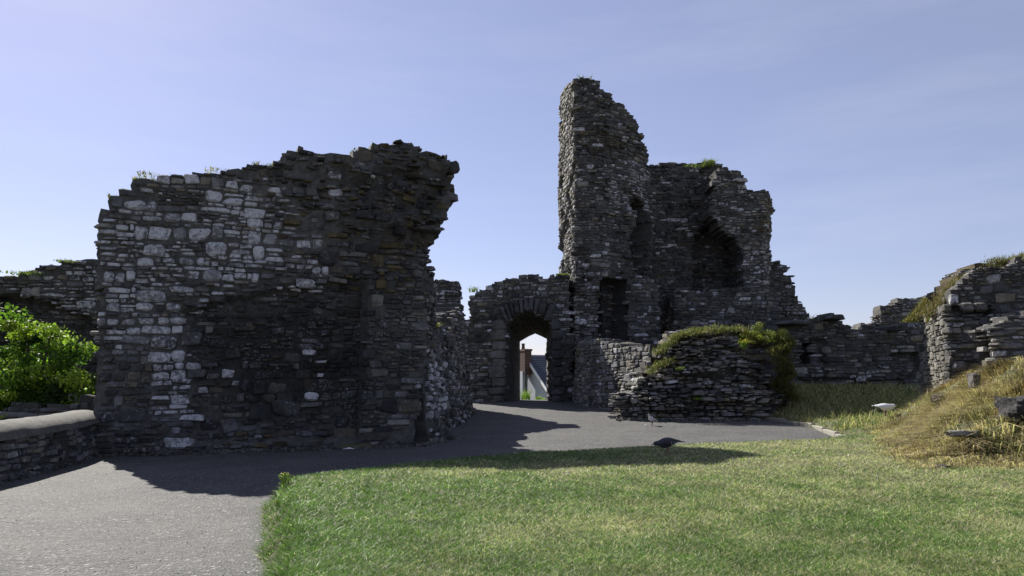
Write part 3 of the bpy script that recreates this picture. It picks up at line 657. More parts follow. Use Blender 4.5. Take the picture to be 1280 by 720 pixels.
def bank():
    r = np.random.default_rng(6); nc = 2600; cy = (7.0 ** -.6 + r.random(nc) * (17. ** -.6 - 7.0 ** -.6)) ** (-1 / .6); cx = r.uniform(.3, .82, nc) * cy; k = inpoly(cx, cy, MOUND); cx, cy = cx[k], cy[k]
    k = (fbm(cx * 1.7, cy * 1.7, 70) > .46) | (r.random(len(cx)) < .3); cx, cy = cx[k], cy[k]; nc = len(cx); nb = 85; e = .1
    gx = (ground_z(cx + e, cy) - ground_z(cx - e, cy)) / (2 * e); gy = (ground_z(cx, cy + e) - ground_z(cx, cy - e)) / (2 * e)
    size = r.uniform(.5, 1.25, nc) * (.55 + .6 * fbm(cx * .9, cy * .9, 73)) * np.where(cy > 11.5, .7, 1); dpt = dpoly(cx, cy, MOUND); size = size * (.45 + .55 * sstep(dpt / .8))
    x = np.repeat(cx, nb) + r.normal(0, .09, nc * nb); y = np.repeat(cy, nb) + r.normal(0, .09, nc * nb); n = len(x); z = ground_z(x, y)
    L = r.uniform(.09, .29, n) * np.repeat(size, nb); dn = np.stack([-gx, -gy], -1); dn = np.repeat(dn, nb, 0) * .75
    lean = dn + r.normal(0, .33, (n, 2)) + np.repeat(r.normal(0, .25, (nc, 2)), nb, 0); dry = np.repeat(fbm(cx * 1.2, cy * 1.2, 72) * 1.5 - .12 + r.normal(0, .18, nc), nb) + r.normal(0, .18, n)
    T = gcol(n, (dry > .22) * 1., r, np.array((.12, .12, .05)), np.array((.42, .34, .20))); T *= np.repeat(r.uniform(.4, 1.3, nc), nb)[:, None]
    bt = np.repeat(fbm(cx * 1.9, cy * 1.9, 74) > .6, nb); T[bt] *= np.array((.72, .64, .56))
    return blades(np.stack([x, y, z - .01], -1), L, lean, (.0045 + .0007 * y) * r.uniform(.6, 1.4, n), T, 2, .62, 2)
V, F, T = bank(); tag(link('dry_grass', fmesh('dry_grass', V, F, T), M_GRASS), 'long dry brown and straw coloured grass drooping over the bank at right', 'grass', kind='stuff')
def tall():
    r = np.random.default_rng(9); n = 42000; x = r.uniform(5.9, 10.5, n); y = r.uniform(14.2, 21, n); k = inpoly(x, y, LAWN) & (fbm(x * 2, y * 2, 80) * 1. > .42 - .15 * (y > 17)); x, y = x[k], y[k]; n = len(x); z = ground_z(x, y)
    L = r.uniform(.03, .09, n) * (1 + 2.2 * (r.random(n) < .06)); lean = r.normal(0, .3, (n, 2)); kk = (r.random(n) < .7) * 1.
    return blades(np.stack([x, y, z - .01], -1), L, lean, r.uniform(.012, .022, n), gcol(n, kk, r, np.array((.08, .12, .03)), np.array((.36, .31, .17))), 2, .2, 3)
V, F, T = tall(); tag(link('meadow_grass', fmesh('meadow_grass', V, F, T), M_GRASS), 'tall seeding grass growing in front of the low dark right wall', 'grass', kind='stuff')

def tuft(name, label, cat, base, n, L, spread, c1, c2, mixk=.5, wd=.012, seed=0, droop=.2, lean=.35, group=None, flat=None):
    """a grass tuft or trailing plant as one mesh"""
    r = np.random.default_rng(seed); base = Vector(base); P = np.stack([r.uniform(-1.7, 1.7, n) * spread[0], r.uniform(-1.5, 1.5, n) * spread[1], np.zeros(n)], -1)
    if flat: P[:, 2] = r.normal(0, flat, n)
    V, F, T = blades(P, r.uniform(.5, 1, n) * L, r.normal(0, lean, (n, 2)), np.full(n, wd) * r.uniform(.6, 1.4, n), gcol(n, (r.random(n) < mixk) * 1., r, np.array(c1), np.array(c2)), 2, droop, seed)
    o = bpy.data.objects.new(name, fmesh(name, V, F, T)); o.data.materials.append(M_GRASS); o.location = base; COL.objects.link(o); tag(o, label, cat, group); return o
def leaves(P, Nn, size, T, r):
    n = len(P); u = np.cross(Nn, r.normal(size=(n, 3))); u /= np.linalg.norm(u, axis=1, keepdims=True) + 1e-9; v = np.cross(Nn, u); s = size[:, None]
    V = np.stack([P - u * s * .5, P + v * s * .32, P + u * s * .6, P - v * s * .32], 1).reshape(-1, 3); F = np.arange(4 * n).reshape(n, 4); return V, F, np.repeat(T, 4, 0)
def shrub(name, label, cat, base, size, ncl, nleaf, leaf, colors, seed=0, trunk=True, fill=.55, clsz=.2, rows=None):
    """leaf clumps spread through an uneven dome, with stems"""
    r = np.random.default_rng(seed); root_ = tag(empty(name, base), label, cat); sx, sy, sz = size
    c = r.normal(size=(ncl, 3)); c /= np.linalg.norm(c, axis=1, keepdims=True); c[:, 2] = np.abs(c[:, 2]) * 1.05 - .05; c *= (r.uniform(fill, 1, ncl) * (.82 + .36 * r.random(ncl)))[:, None]; c *= np.array([sx, sy, sz])
    P, NN, TT = [], [], []
    for q in range(ncl):
        d = r.normal(size=(nleaf, 3)); d /= np.linalg.norm(d, axis=1, keepdims=True); rad = clsz * r.uniform(.6, 1.4) * r.uniform(.3, 1, (nleaf, 1)); P.append(c[q] + d * rad * np.array([1, 1, .7])); NN.append(d + r.normal(0, .6, (nleaf, 3)))
        col = np.array(colors[r.integers(len(colors))]) * r.uniform(.75, 1.3); TT.append(col[None] * r.uniform(.75, 1.3, (nleaf, 1)))
    P = np.concatenate(P); NN = np.concatenate(NN); NN /= np.linalg.norm(NN, axis=1, keepdims=True); TT = np.concatenate(TT); P[:, 2] = np.maximum(P[:, 2], .0)
    V, F, T = leaves(P, NN, r.uniform(.6, 1.3, len(P)) * leaf, TT, r); o = fmesh('foliage', V, F, T); f = bpy.data.objects.new('foliage', o); f.data.materials.append(M_LEAF); COL.objects.link(f); f.parent = root_; 
    # stems
    SV, SF = [], []
    def stem(a, b, r0, r1):
        a, b = np.array(a, float), np.array(b, float); d = b - a; d /= np.linalg.norm(d); x = np.cross(d, (0.3, .9, .1)); x /= np.linalg.norm(x); y = np.cross(d, x); i0 = len(SV)
        for k, (p, rr) in enumerate(((a, r0), ((a + b) / 2 + x * .06 * np.linalg.norm(b - a), (r0 + r1) / 2), (b, r1))):
            for q in range(5): an = q * 2 * math.pi / 5; SV.append(p + (x * math.cos(an) + y * math.sin(an)) * rr)
        for k in range(2):
            for q in range(5): SF.append((i0 + k * 5 + q, i0 + k * 5 + (q + 1) % 5, i0 + (k + 1) * 5 + (q + 1) % 5, i0 + (k + 1) * 5 + q))
    for q in range(0, ncl, max(1, ncl // 26)): stem((c[q][0] * .15, c[q][1] * .15, -.1), c[q], .035 * sz, .008)
    s_ = bpy.data.objects.new('stems', fmesh('stems', np.array(SV), np.array(SF))); s_.data.materials.append(M_BARK); COL.objects.link(s_); s_.parent = root_
    return root_
M_BARK = plain('bark', (.07, .055, .04), .9, .3, 20, .01)
# green bush on the left
shrub('bush', 'bright green leafy bush behind the low parapet at far left', 'bush', (-8.0, 12.9, .15), (1.45, 1.1, 2.22), 150, 260, .058, [(.10, .17, .02), (.06, .12, .015), (.2, .26, .03), (.15, .21, .025), (.03, .06, .01)], 4, clsz=.27, fill=.3)
# on the rubble block
b1 = at(951, 424, 18.9)
shrub('gorse_bush', 'rounded yellow-green low bush crowning the rubble block', 'bush', (b1.x, 18.9, b1.z - .12), (.78, .6, .42), 70, 190, .035, [(.22, .21, .04), (.17, .18, .04), (.13, .15, .035), (.25, .22, .06)], 5, clsz=.13, fill=.6)
def drape(name, label, cat, pts, n, _, colors, seed, L=.12, wd=.014):
    """plants covering a slope given by pixel/depth anchor points"""
    r = np.random.default_rng(seed); P = []
    pts = [Vector(p) for p in pts]
    for _ in range(n):
        i = r.integers(len(pts) - 1); t = r.random(); p = pts[i].lerp(pts[i + 1], t); P.append((p.x + r.normal(0, .07), p.y + r.normal(0, .14), p.z + r.normal(0, .035)))
    P = np.array(P); c = np.array(colors)[r.integers(len(colors), size=n)] * r.uniform(.7, 1.3, (n, 1)); o0 = P.mean(0); lean = r.normal(0, .5, (n, 2)); lean[:, 1] -= .35
    V, F, T = blades(P - o0, r.uniform(.4, 1, n) * L, lean, r.uniform(.6, 1.4, n) * wd, c, 2, .4, seed)
    o = bpy.data.objects.new(name, fmesh(name, V, F, T)); o.data.materials.append(M_GRASS); o.location = o0; COL.objects.link(o); tag(o, label, cat); return o
YC = [(.10, .11, .035), (.16, .145, .05), (.07, .09, .03), (.20, .16, .09)]
drape('turf_cap', 'olive turf growing down the left shoulder of the rubble block', 'grass', [at(822, 443, 18.4), at(832, 433, 18.6), at(845, 422, 18.8), at(866, 414, 18.9), at(900, 410, 18.9)], 2300, None, YC, 21, .10)
drape('turf_cap', 'green turf strip on the top edge of the rubble block below the tower', 'grass', [at(840, 421, 18.7), at(870, 417, 18.6), at(905, 413, 18.6), at(930, 412, 18.7)], 1500, None, [(.09, .11, .035), (.15, .14, .05), (.2, .16, .09)], 22, .10)
drape('hanging_grass', 'dry brown-green growth hanging down the right flank of the rubble block', 'grass', [at(985, 425, 18.6), at(978, 450, 18.4), at(988, 470, 18.3), at(970, 480, 18.2), at(992, 500, 18.3), at(965, 440, 18.1), at(990, 430, 18.9)], 6500, None,
      [(.10, .095, .03), (.16, .125, .05), (.07, .08, .025)], 23, .16, .013)
drape('grass_ledge', 'tufts of pale grass on the left ledge of the rubble block', 'grass', [at(812, 466, 18.0), at(824, 456, 18.1), at(838, 452, 18.1)], 700, None, YC, 24, .1)
# flowering ragwort
def ragwort(name, label, base, h, nf, seed, group=None):
    r = np.random.default_rng(seed); rt = tag(empty(name, base), label, 'plant', group); n = 160
    P = np.stack([r.normal(0, h * .22, n), r.normal(0, h * .15, n), r.uniform(0, h * .75, n)], -1); V, F, T = blades(P, r.uniform(.3, 1, n) * h * .35, r.normal(0, .5, (n, 2)), np.full(n, .02 * h / .3), gcol(n, r.random(n) * .3, r, np.array((.10, .16, .03)), YG), 2, .3, seed)
    o = bpy.data.objects.new('leaves', fmesh('leaves', V, F, T)); o.data.materials.append(M_GRASS); COL.objects.link(o); o.parent = rt
    P = np.stack([r.normal(0, h * .26, nf), r.normal(0, h * .2, nf), h * (.8 + r.normal(0, .14, nf))], -1); NN = r.normal(0, .5, (nf, 3)) + np.array([0, -.3, 1]); NN /= np.linalg.norm(NN, axis=1, keepdims=True)
    V, F, T = leaves(P, NN, np.full(nf, .05 * h / .3 * .8), np.tile((.62, .5, .02), (nf, 1)), r); o = bpy.data.objects.new('flowers', fmesh('flowers', V, F, T)); o.data.materials.append(M_LEAF); COL.objects.link(o); o.parent = rt
b = at(929, 436, 18.0); ragwort('ragwort', 'yellow flowering plant growing out of the rubble block near its top', (b.x, 17.95, b.z), .22, 60, 31)
def onground(u, v, y0=3, y1=26):
    best = None
    for Y in np.linspace(y0, y1, 500):
        p = at(u, v, Y); g = float(ground_z(p.x, p.y)) if inpoly(np.array([p.x]), np.array([p.y]), LAWN)[0] else float(path_z(p.x, p.y)) + .01
        if p.z <= g: return Vector((p.x, p.y, g))
    return at(u, v, y1)
b = onground(356, 607); ragwort('dandelion', 'yellow flowered weed at the far left corner of the lawn beside the path', b, .11, 10, 32)
b = onground(347, 634); ragwort('dandelion', 'small yellow flowers on the left lawn edge nearer the camera', b, .06, 8, 33)
b = onground(400, 610); ragwort('dandelion', 'single orange-yellow flower standing inside the lawn near its left corner', b, .05, 3, 34)
for i, (u, v, n_, L, lab) in enumerate([(821, 524, 110, .2, 'bright green weed at the foot of the rubble block next to the small pigeon'), (872, 500, 50, .12, 'little weed growing from a joint low on the rubble block'),
                                         (850, 462, 50, .12, 'little green weed in the middle of the rubble block face')]):
    p = onground(u, v) if i == 0 else at(u, v, 17.75); tuft('weed', lab, 'plant', p, n_, L, (.05, .04), (.14, .24, .03), (.2, .26, .05), .5, .014, 50 + i, .3, .5)
# growth on wall tops
tops = [((-5.35, 11.6), (188, 223), 'grass strip on the left end of the tall wall top', 400, (.15, .2), .09), (None, (150, 243), 'small grass tuft on the stepped upper left corner of the tall wall', 160, (.1, .12), .09),
        (None, (345, 204), 'grass tuft on the tall wall top just left of its hump', 260, (.22, .2), .09), (None, (398, 194), 'grass patch in the dip of the tall wall top', 260, (.2, .2), .09), (None, (462, 186), 'mossy grass patch on the tall wall top near its broken corner', 240, (.16, .2), .08), (None, (240, 219), 'thin grass line on the middle left of the tall wall top', 380, (.45, .2), .07), (None, (300, 211), 'thin grass line on the centre of the tall wall top', 260, (.3, .2), .07)]
for i, (_, (u, v), lab, n_, spd, L) in enumerate(tops):
    s_, z_ = PA.hit(u, v); p = PA.pos(np.array([s_]), z_, np.array([-.2]))[0]; o = tuft('wall_top_grass', lab, 'grass', (0, 0, 0), n_, L, (spd[0], spd[1] * .6), (.07, .09, .03), (.26, .2, .1), .6, .011, 60 + i)
    o.location = (p[0], p[1], p[2] - .03); o.rotation_euler = (0, 0, math.atan2(.384, .923))
for i, (u, v, Y, n_, L, spd, lab) in enumerate([(886, 206, 26.4, 200, .34, (.12, .12), 'leafy green plant sprouting on top of the tower back wall'), (868, 208, 26.4, 120, .15, (.2, .15), 'short grass on the tower back wall top left of the leafy plant'), (703, 345, 24.2, 300, .16, (.12, .15), 'green moss cushion on the gateway wall against the tower'),
        (592, 364, 24.2, 60, .3, (.08, .1), 'thin weed on the left shoulder of the gateway wall'), (543, 410, 14.2, 260, .2, (.03, .12), 'dry rusty grass clinging to the return of the tall wall'), (88, 327, 15.6, 160, .08, (.12, .2), 'short grass on the far left wall top'),
        (32, 341, 15.4, 200, .08, (.2, .2), 'turf on the sloping far left wall top'), (1168, 400, 15.4, 260, .16, (.06, .12), 'brown grass tuft growing on the sunlit side of the right wall'), (1020, 399, 21.4, 25, .3, (.2, .1), 'thin dry stalks on the low right wall beside its raised cap stone'),
        (1100, 413, 23, 160, .14, (.5, .2), 'low growth behind the top of the long right wall'), (730, 98, 24.2, 60, .15, (.15, .15), 'wispy stalks on the very top of the tower')]):
    p = at(u, v, Y); tuft('wall_top_plant', lab, 'plant', (p.x, p.y, p.z - .03), n_, L, spd, (.09, .14, .03), (.2, .19, .06) if i not in (4, 7) else (.26, .16, .06), .45, .016, 80 + i, .25, .4)
hp = [at(u_, v_ + dv, 15.1) for dv in (9, 17, 27) for u_, v_ in ((1156, 388), (1163, 379), (1176, 365), (1188, 353), (1200, 342), (1214, 336), (1228, 332))][:7] + [at(u_, v_ + 7, 14.9) for u_, v_ in ((1160, 388), (1172, 376), (1186, 364), (1196, 352), (1208, 345))]
drape('hanging_grass', 'brown and green turf slope on the top left shoulder of the right wall', 'grass', hp, 4600, None, [(.13, .105, .05), (.22, .165, .085), (.08, .08, .035), (.10, .07, .04)], 40, .085, .010)
drape('turf_cap', 'dry turf along the highest top of the right wall at the frame edge', 'grass', [at(1240, 328, 14.6), at(1262, 329, 14.6), at(1282, 320, 14.7)], 1500, None, [(.17, .14, .06), (.1, .1, .035)], 41, .1, .011)
drape('turf_cap', 'brown grass lying in the gap of the distant broken wall', 'grass', [at(1130, 408, 25.4), at(1142, 398, 25.4), at(1152, 388, 25.4), at(1158, 376, 25.6)], 1600, None, [(.2, .15, .07), (.12, .11, .04)], 42, .2, .02)
# ------------------------------------------------------------------ loose stones, kerb, litter
def rock(name, label, cat, p, size, rz=0, rx=0, col=(.09, .088, .085, .2), group=None, seed=0):
    o = bpy.data.objects.new(name, None); r = random.Random(seed)
    import bmesh
    bm = bmesh.new(); bmesh.ops.create_cube(bm, size=1); bmesh.ops.subdivide_edges(bm, edges=bm.edges[:], cuts=6, use_grid_fill=True)
    for v in bm.verts:
        c = v.co.copy(); l = c.length; v.co = c.lerp(c.normalized() * .56, .42); nn = (float(fbm(np.array([c.x * 3 + seed]), np.array([c.y * 3 + c.z * 4]), seed)[0]) - .5); v.co *= 1 + nn * .75
        v.co.x *= size[0]; v.co.y *= size[1]; v.co.z *= size[2]
    me = bpy.data.meshes.new(name); bm.to_mesh(me); bm.free(); me.materials.append(M_STONE_O)
    o = bpy.data.objects.new(name, me); COL.objects.link(o); o.location = p; o.rotation_euler = (rx, 0, rz); o.color = col; tag(o, label, cat, group); return o
p = onground(1270, 524) + Vector((0, -.12, .1)); rock('stone_block', 'big dark squared stone block stuck in the dry bank at the right edge', 'stone', p, (.42, .34, .26), .1, .1, (.035, .033, .035, .1), seed=3)
p = onground(1172, 506) + Vector((0, -.05, .08)); rock('rock', 'tilted brown rock poking out of the bank right of the gull', 'rock', p, (.2, .2, .14), .4, .2, (.09, .07, .05, .1), seed=4)
p = onground(1192, 559); rock('flat_stone', 'narrow pale flat stone lying in the foot of the dry bank', 'stone', p + Vector((0, -.15, .13)), (.3, .12, .06), .1, 0, (.25, .24, .21, .2), seed=5)
p = onground(1215, 470); rock('stone_block', 'grey stone standing in the grass near the crest of the bank', 'stone', at(1218, 476, 10.9), (.12, .16, .2), 0, 0, (.12, .11, .1, .3), seed=6)
b = onground(1180, 585); tag(rock('rock', 'low dark stone at the foot of the bank in short grass', 'rock', b, (.12, .1, .05), .3, 0, (.06, .06, .06, .2), seed=7))
for i, (u, v, s_) in enumerate([(415, 558, (.30, .22, .17)), (240, 566, (.3, .2, .14)), (330, 563, (.2, .15, .08)), (480, 553, (.22, .16, .1)), (572, 527, (.3, .25, .12))]):
    rock('base_stone', ['rounded grey boulder at the foot of the tall wall beside its projecting pier', 'half buried stone at the foot of the tall wall below its pale stones', 'small stone at the foot of the tall wall under its dark worn centre', 'flat stone at the foot of the tall wall pier', 'low dark stone at the foot of the wall end near the gateway'][i], 'stone', onground(u, v) + Vector((0, .05, .03)), s_, random.random(), 0, (.055, .055, .06, .3), seed=20 + i)
# kerb: stone edging in pieces
M_KERB = plain('pale stone kerb', (.25, .235, .20), .9, .25, 14, .01)
kr = tag(empty('kerb', (6.2, 15.5, .1)), 'pale stone kerb edging the path below the right grass', 'kerb')
KP = [onground(948, 523), onground(1015, 534), onground(1082, 545)]; KP = [Vector((p.x, p.y, float(path_z(p.x, p.y)))) for p in KP]
import bmesh
def boxmesh(name, s, bev=.012):
    bm = bmesh.new(); bmesh.ops.create_cube(bm, size=1)
    for v in bm.verts: v.co.x *= s[0]; v.co.y *= s[1]; v.co.z *= s[2]
    bmesh.ops.bevel(bm, geom=bm.edges[:], offset=bev, segments=1, affect='EDGES'); me = bpy.data.meshes.new(name); bm.to_mesh(me); bm.free(); return me
for a, b in zip(KP[:-1], KP[1:]):
    n_ = max(1, round((b - a).length / .9)); L = (b - a).length / n_
    for q in range(n_):
        c = a.lerp(b, (q + .5) / n_); me = boxmesh('kerb_stone', (L - .006, .085, .16)); o = bpy.data.objects.new('kerb_stone', me); me.materials.append(M_KERB); COL.objects.link(o); o.parent = kr
        o.location = c + Vector((.03, 0, -.005)) - kr.location; o.rotation_euler = (0, random.uniform(-.01, .01), math.atan2(b.y - a.y, b.x - a.x))
M_LIT = plain('white litter', (.7, .7, .68), .6, .1)
for i, (u, v, s_, lab) in enumerate([(436, 562, .1, 'scrap of white paper on the shaded path by the tall wall'), (807, 532, .04, 'tiny white litter fleck on the path left of the small pigeon')]):
    p = onground(u, v); V = [(-s_, -s_ * .4, .005), (s_ * .2, -s_ * .6, .012), (s_, 0, .006), (s_ * .3, s_ * .5, .02), (-s_ * .7, s_ * .4, .004)]
    me = bpy.data.meshes.new('litter'); me.from_pydata(V + [(0, 0, .03)], [], [(0, 1, 5), (1, 2, 5), (2, 3, 5), (3, 4, 5), (4, 0, 5)]); o = link('litter', me, M_LIT); o.location = p + Vector((0, 0, .004)); tag(o, lab, 'litter')
# gravel chips and twigs on the path and lawn
def chips():
    x, y, r = scatter_view(2600, 3.2, 14, 77, 1.8); k = ~inpoly(x, y, LAWN) & (x > -5); x, y = x[k], y[k]; n = len(x); s_ = r.uniform(.002, .006, n); z = path_z(x, y) + .01; P = np.stack([x, y, z], -1)
    d = np.array([(1, 0, 0), (-.5, .87, 0), (-.5, -.87, 0), (0, 0, .9)]); V = (P[:, None] + d[None] * s_[:, None, None] * r.uniform(.6, 1.4, (n, 4, 1))).reshape(-1, 3); b = (np.arange(n) * 4)[:, None]
    F = np.concatenate([b + [0, 1, 3], b + [1, 2, 3], b + [2, 0, 3]]); g = r.uniform(.1, .5, n); return V, F, np.repeat(np.stack([g, g, g], -1), 4, 0)
V, F, T = chips(); tag(link('gravel_chips', fmesh('gravel_chips', V, F, T), M_CORE), 'loose pale gravel chips scattered over the path', 'gravel', kind='stuff')

def debris(name, label, line, n, sd, smax=.03, tn=(1, .95, .85), spread=.16):
    r = np.random.default_rng(sd); P_ = Plan(line); u = r.uniform(0, P_.L, n); o = np.abs(r.normal(0, spread, n)) - .04; p = P_.pos(u, np.zeros(n), o); p[:, 2] = path_z(p[:, 0], p[:, 1]) + .012; s_ = r.uniform(.2, 1, n) ** 2 * smax
    k = r.integers(0, NT, n); M = r.uniform(.5, 1.5, (n, 3)) * s_[:, None] * 2; VV = []; FF = []; b = 0
    for i in range(n): a = r.uniform(0, 6.28); v = TV[k[i]] * M[i]; v = np.stack([v[:, 0] * math.cos(a) - v[:, 1] * math.sin(a), v[:, 0] * math.sin(a) + v[:, 1] * math.cos(a), v[:, 2]], -1) + p[i]; VV.append(v); FF.append(TF[k[i]] + b); b += 24
    g = r.uniform(.04, .16, n); T = np.repeat(np.stack([g * tn[0], g * tn[1], g * tn[2], r.uniform(0, .4, n)], -1), 24, 0)
    tag(link(name, fmesh(name, np.concatenate(VV), np.concatenate(FF), T), M_STONE_S), label, 'rubble', kind='stuff')
debris('stone_debris', 'small stone crumbs and dirt along the foot of the tall wall', [(-6.0, 10.95), (-1.55, 12.75), (-1.2, 14.5)], 900, 1)
debris('stone_debris', 'small stone crumbs along the foot of the rubble block', [(2.45, 18.0), (2.9, 17.8), (5.6, 17.75)], 420, 2, .035)
debris('stone_debris', 'small stone crumbs along the foot of the parapet wall', [(-5.95, 11), (-5.66, 10.2), (-5.3, 8.6), (-5.16, 7.2), (-5.1, 5.5)], 420, 3, .02)
# ------------------------------------------------------------------ birds
def loft(rings, name, mat, nseg=14, smooth=True):
    """rings: (x, z, half_width, half_height) along the body axis x"""
    V, F = [], []
    for (x, z, wy, wz) in rings:
        for q in range(nseg): a = 2 * math.pi * q / nseg; V.append((x, wy * math.cos(a), z + wz * math.sin(a)))
    for k in range(len(rings) - 1):
        for q in range(nseg): F.append((k * nseg + q, k * nseg + (q + 1) % nseg, (k + 1) * nseg + (q + 1) % nseg, (k + 1) * nseg + q))
    F += [tuple(range(nseg))[::-1], tuple((len(rings) - 1) * nseg + q for q in range(nseg))]
    me = bpy.data.meshes.new(name); me.from_pydata(V, [], F); me.update()
    for p in me.polygons: p.use_smooth = smooth
    me.materials.append(mat); return me
def bird(name, label, cat, loc, rz, L, body, wing, leg, beak, pose, bars=None):
    """pose 'peck' head low, 'stand' head up; L total length"""
    rt = tag(empty(name, loc), label, cat); rt.rotation_euler = (0, 0, rz); s = L / .33
    def add(nm, me, par=rt): o = bpy.data.objects.new(nm, me); COL.objects.link(o); o.parent = par; return o
    if pose == 'peck': rings = [(-.165, .125, .012, .006), (-.12, .128, .026, .012), (-.08, .125, .034, .028), (-.04, .118, .048, .045), (.0, .112, .054, .054), (.04, .106, .05, .052), (.07, .105, .036, .040), (.09, .106, .025, .028), (.108, .106, .02, .022), (.125, .106, .021, .022), (.142, .104, .018, .018), (.153, .101, .009, .010)]
    elif pose == 'gull': rings = [(-.165, .16, .02, .005), (-.12, .158, .024, .012), (-.08, .148, .034, .028), (-.04, .138, .046, .042), (.0, .13, .05, .048), (.04, .128, .045, .045), (.075, .135, .032, .036), (.10, .145, .024, .028), (.118, .152, .024, .025), (.135, .155, .022, .022), (.148, .154, .015, .015), (.154, .152, .007, .008)]
    else: rings = [(-.13, .085, .014, .006), (-.10, .095, .026, .014), (-.06, .112, .036, .034), (-.02, .13, .05, .05), (.02, .145, .054, .056), (.05, .165, .044, .05), (.066, .192, .03, .036), (.072, .215, .023, .024), (.08, .235, .022, .02), (.094, .24, .017, .015), (.104, .238, .007, .008)]
    rings = [(x, z, wy, wz * (1.3 if pose == 'gull' else 1.1)) for x, z, wy, wz in rings]; rings = [tuple(v * s for v in r_) for r_ in rings]; b = add('body', loft(rings, 'body', body)); sub = b.modifiers.new('sub', 'SUBSURF'); sub.levels = 1; sub.render_levels = 1
    n = len(rings); mid = rings[n // 3 + 1]
    for sd in (-1, 1):      # folded wings
        wr = [(-.15, .128, .004, .004), (-.10, .128, .008, .016), (-.05, .125, .011, .03), (0, .12, .012, .036), (.035, .116, .009, .028), (.055, .114, .003, .01)]
        dz = {'peck': 0, 'gull': .018, 'stand': .01}[pose]
        me = loft([(x * s, (z + dz + (x * .28 if pose == 'stand' else 0)) * s, w_ * s, h * s) for x, z, w_, h in wr], 'wing', wing, 10); o = add('wing', me); o.location = (0, sd * .046 * s, 0); o.rotation_euler = (0, 0, sd * .12)
        if bars is not None:
            for bx in (-.03, -.065): bo = add('wing_bar', loft([(bx * s, .105 * s, .003 * s, .018 * s), ((bx - .01) * s, .108 * s, .003 * s, .02 * s)], 'wing_bar', bars, 8), o); bo.location = (0, sd * .011 * s, 0)
        SV = []; me = bpy.data.meshes.new('leg'); 
        def tube(a, c, r0):
            a, c = Vector(a), Vector(c); d = (c - a).normalized(); x = d.orthogonal().normalized(); y = d.cross(x); i0 = len(SV)
            for p in (a, c):
                for q in range(6): an = q * math.pi / 3; SV.append(tuple(p + (x * math.cos(an) + y * math.sin(an)) * r0))
            return [(i0 + q, i0 + (q + 1) % 6, i0 + 6 + (q + 1) % 6, i0 + 6 + q) for q in range(6)]
        yy = sd * .022 * s; fx = .012 * s * sd; Fc = tube((-.0, yy, .085 * s), (-.01 * s + fx, yy, .045 * s), .009 * s) + tube((-.01 * s + fx, yy, .047 * s), (.002 + fx, yy, .004 * s), .0045 * s)
        for an in (-.5, 0, .5, math.pi): Fc += tube((fx, yy, .004 * s), (fx + .03 * s * math.cos(an), yy + .03 * s * math.sin(an), .003 * s), .003 * s)
        me.from_pydata(SV, [], Fc); me.materials.append(leg); add('leg', me)
    hx, hz = rings[-1][0], rings[-1][1]; dn = {'peck': -.018, 'gull': -.004, 'stand': -.004}[pose] * s
    add('beak', loft([(hx - .004 * s, hz, .007 * s, .007 * s), (hx + .012 * s, hz + dn * .5, .005 * s, .005 * s), (hx + .024 * s, hz + dn, .0015 * s, .0015 * s)], 'beak', beak, 8))
    for sd in (-1, 1): e = add('eye', loft([(-.003 * s, 0, .001, .001), (0, 0, .003 * s, .0035 * s), (.003 * s, 0, .001, .001)], 'eye', M_EYE, 8)); e.location = (hx - .018 * s, sd * .0185 * s, hz + .006 * s)
    # fan of the tail
    tx, tz = rings[0][0], rings[0][1]; me = bpy.data.meshes.new('tail'); q = .018 * s
    me.from_pydata([(tx + .05 * s, -q * .9, tz + .004), (tx + .05 * s, q * .9, tz + .004), (tx - .035 * s, q * 1.3, tz - .004), (tx - .035 * s, -q * 1.3, tz - .004), (tx + .05 * s, -q * .9, tz - .01), (tx + .05 * s, q * .9, tz - .01), (tx - .035 * s, q * 1.3, tz - .009), (tx - .035 * s, -q * 1.3, tz - .009)], [],
                   [(0, 1, 2, 3), (7, 6, 5, 4), (0, 3, 7, 4), (1, 5, 6, 2), (3, 2, 6, 7), (0, 4, 5, 1)]); me.materials.append(wing); add('tail', me)
    return rt
M_EYE = plain('bird eye', (.02, .01, .01), .2, 0); M_PIN = plain('pink bird leg', (.20, .10, .095), .6, .1); M_DK = plain('dark slate feathers', (.035, .037, .048), .6, .3, 40)
M_DW = plain('charcoal wing feathers', (.028, .028, .034), .6, .3, 60); M_BAR = plain('pale wing bar', (.2, .2, .22), .7, .1); M_GF = plain('grey feathers', (.55, .53, .53), .7, .25, 50); M_GW = plain('pale grey wing feathers', (.42, .41, .41), .7, .3, 60)
M_WH = plain('white feathers', (.85, .85, .86), .7, .04, 40); M_WG = plain('white folded wing', (.78, .79, .82), .7, .05, 50); M_BK = plain('dark beak', (.05, .045, .04), .5, .1); M_YB = plain('yellow beak', (.6, .38, .05), .5, .1)
p = onground(834, 568); p.z += .012; bird('pigeon', 'dark pigeon pecking in the shade on the lawn edge', 'pigeon', p, math.pi + .12, .345, M_DK, M_DW, M_PIN, M_BK, 'peck', M_BAR)
p = onground(815, 532); bird('pigeon', 'small pale pigeon standing upright on the path before the rubble block', 'pigeon', p, math.pi + .5, .32, M_GF, M_GW, M_PIN, M_BK, 'stand', M_BK)
p = onground(1108, 527, 7); p.z += .11; bird('gull', 'white gull standing on the grass slope at right', 'gull', p, -.1, .40, M_WH, M_WG, M_PIN, M_YB, 'gull')

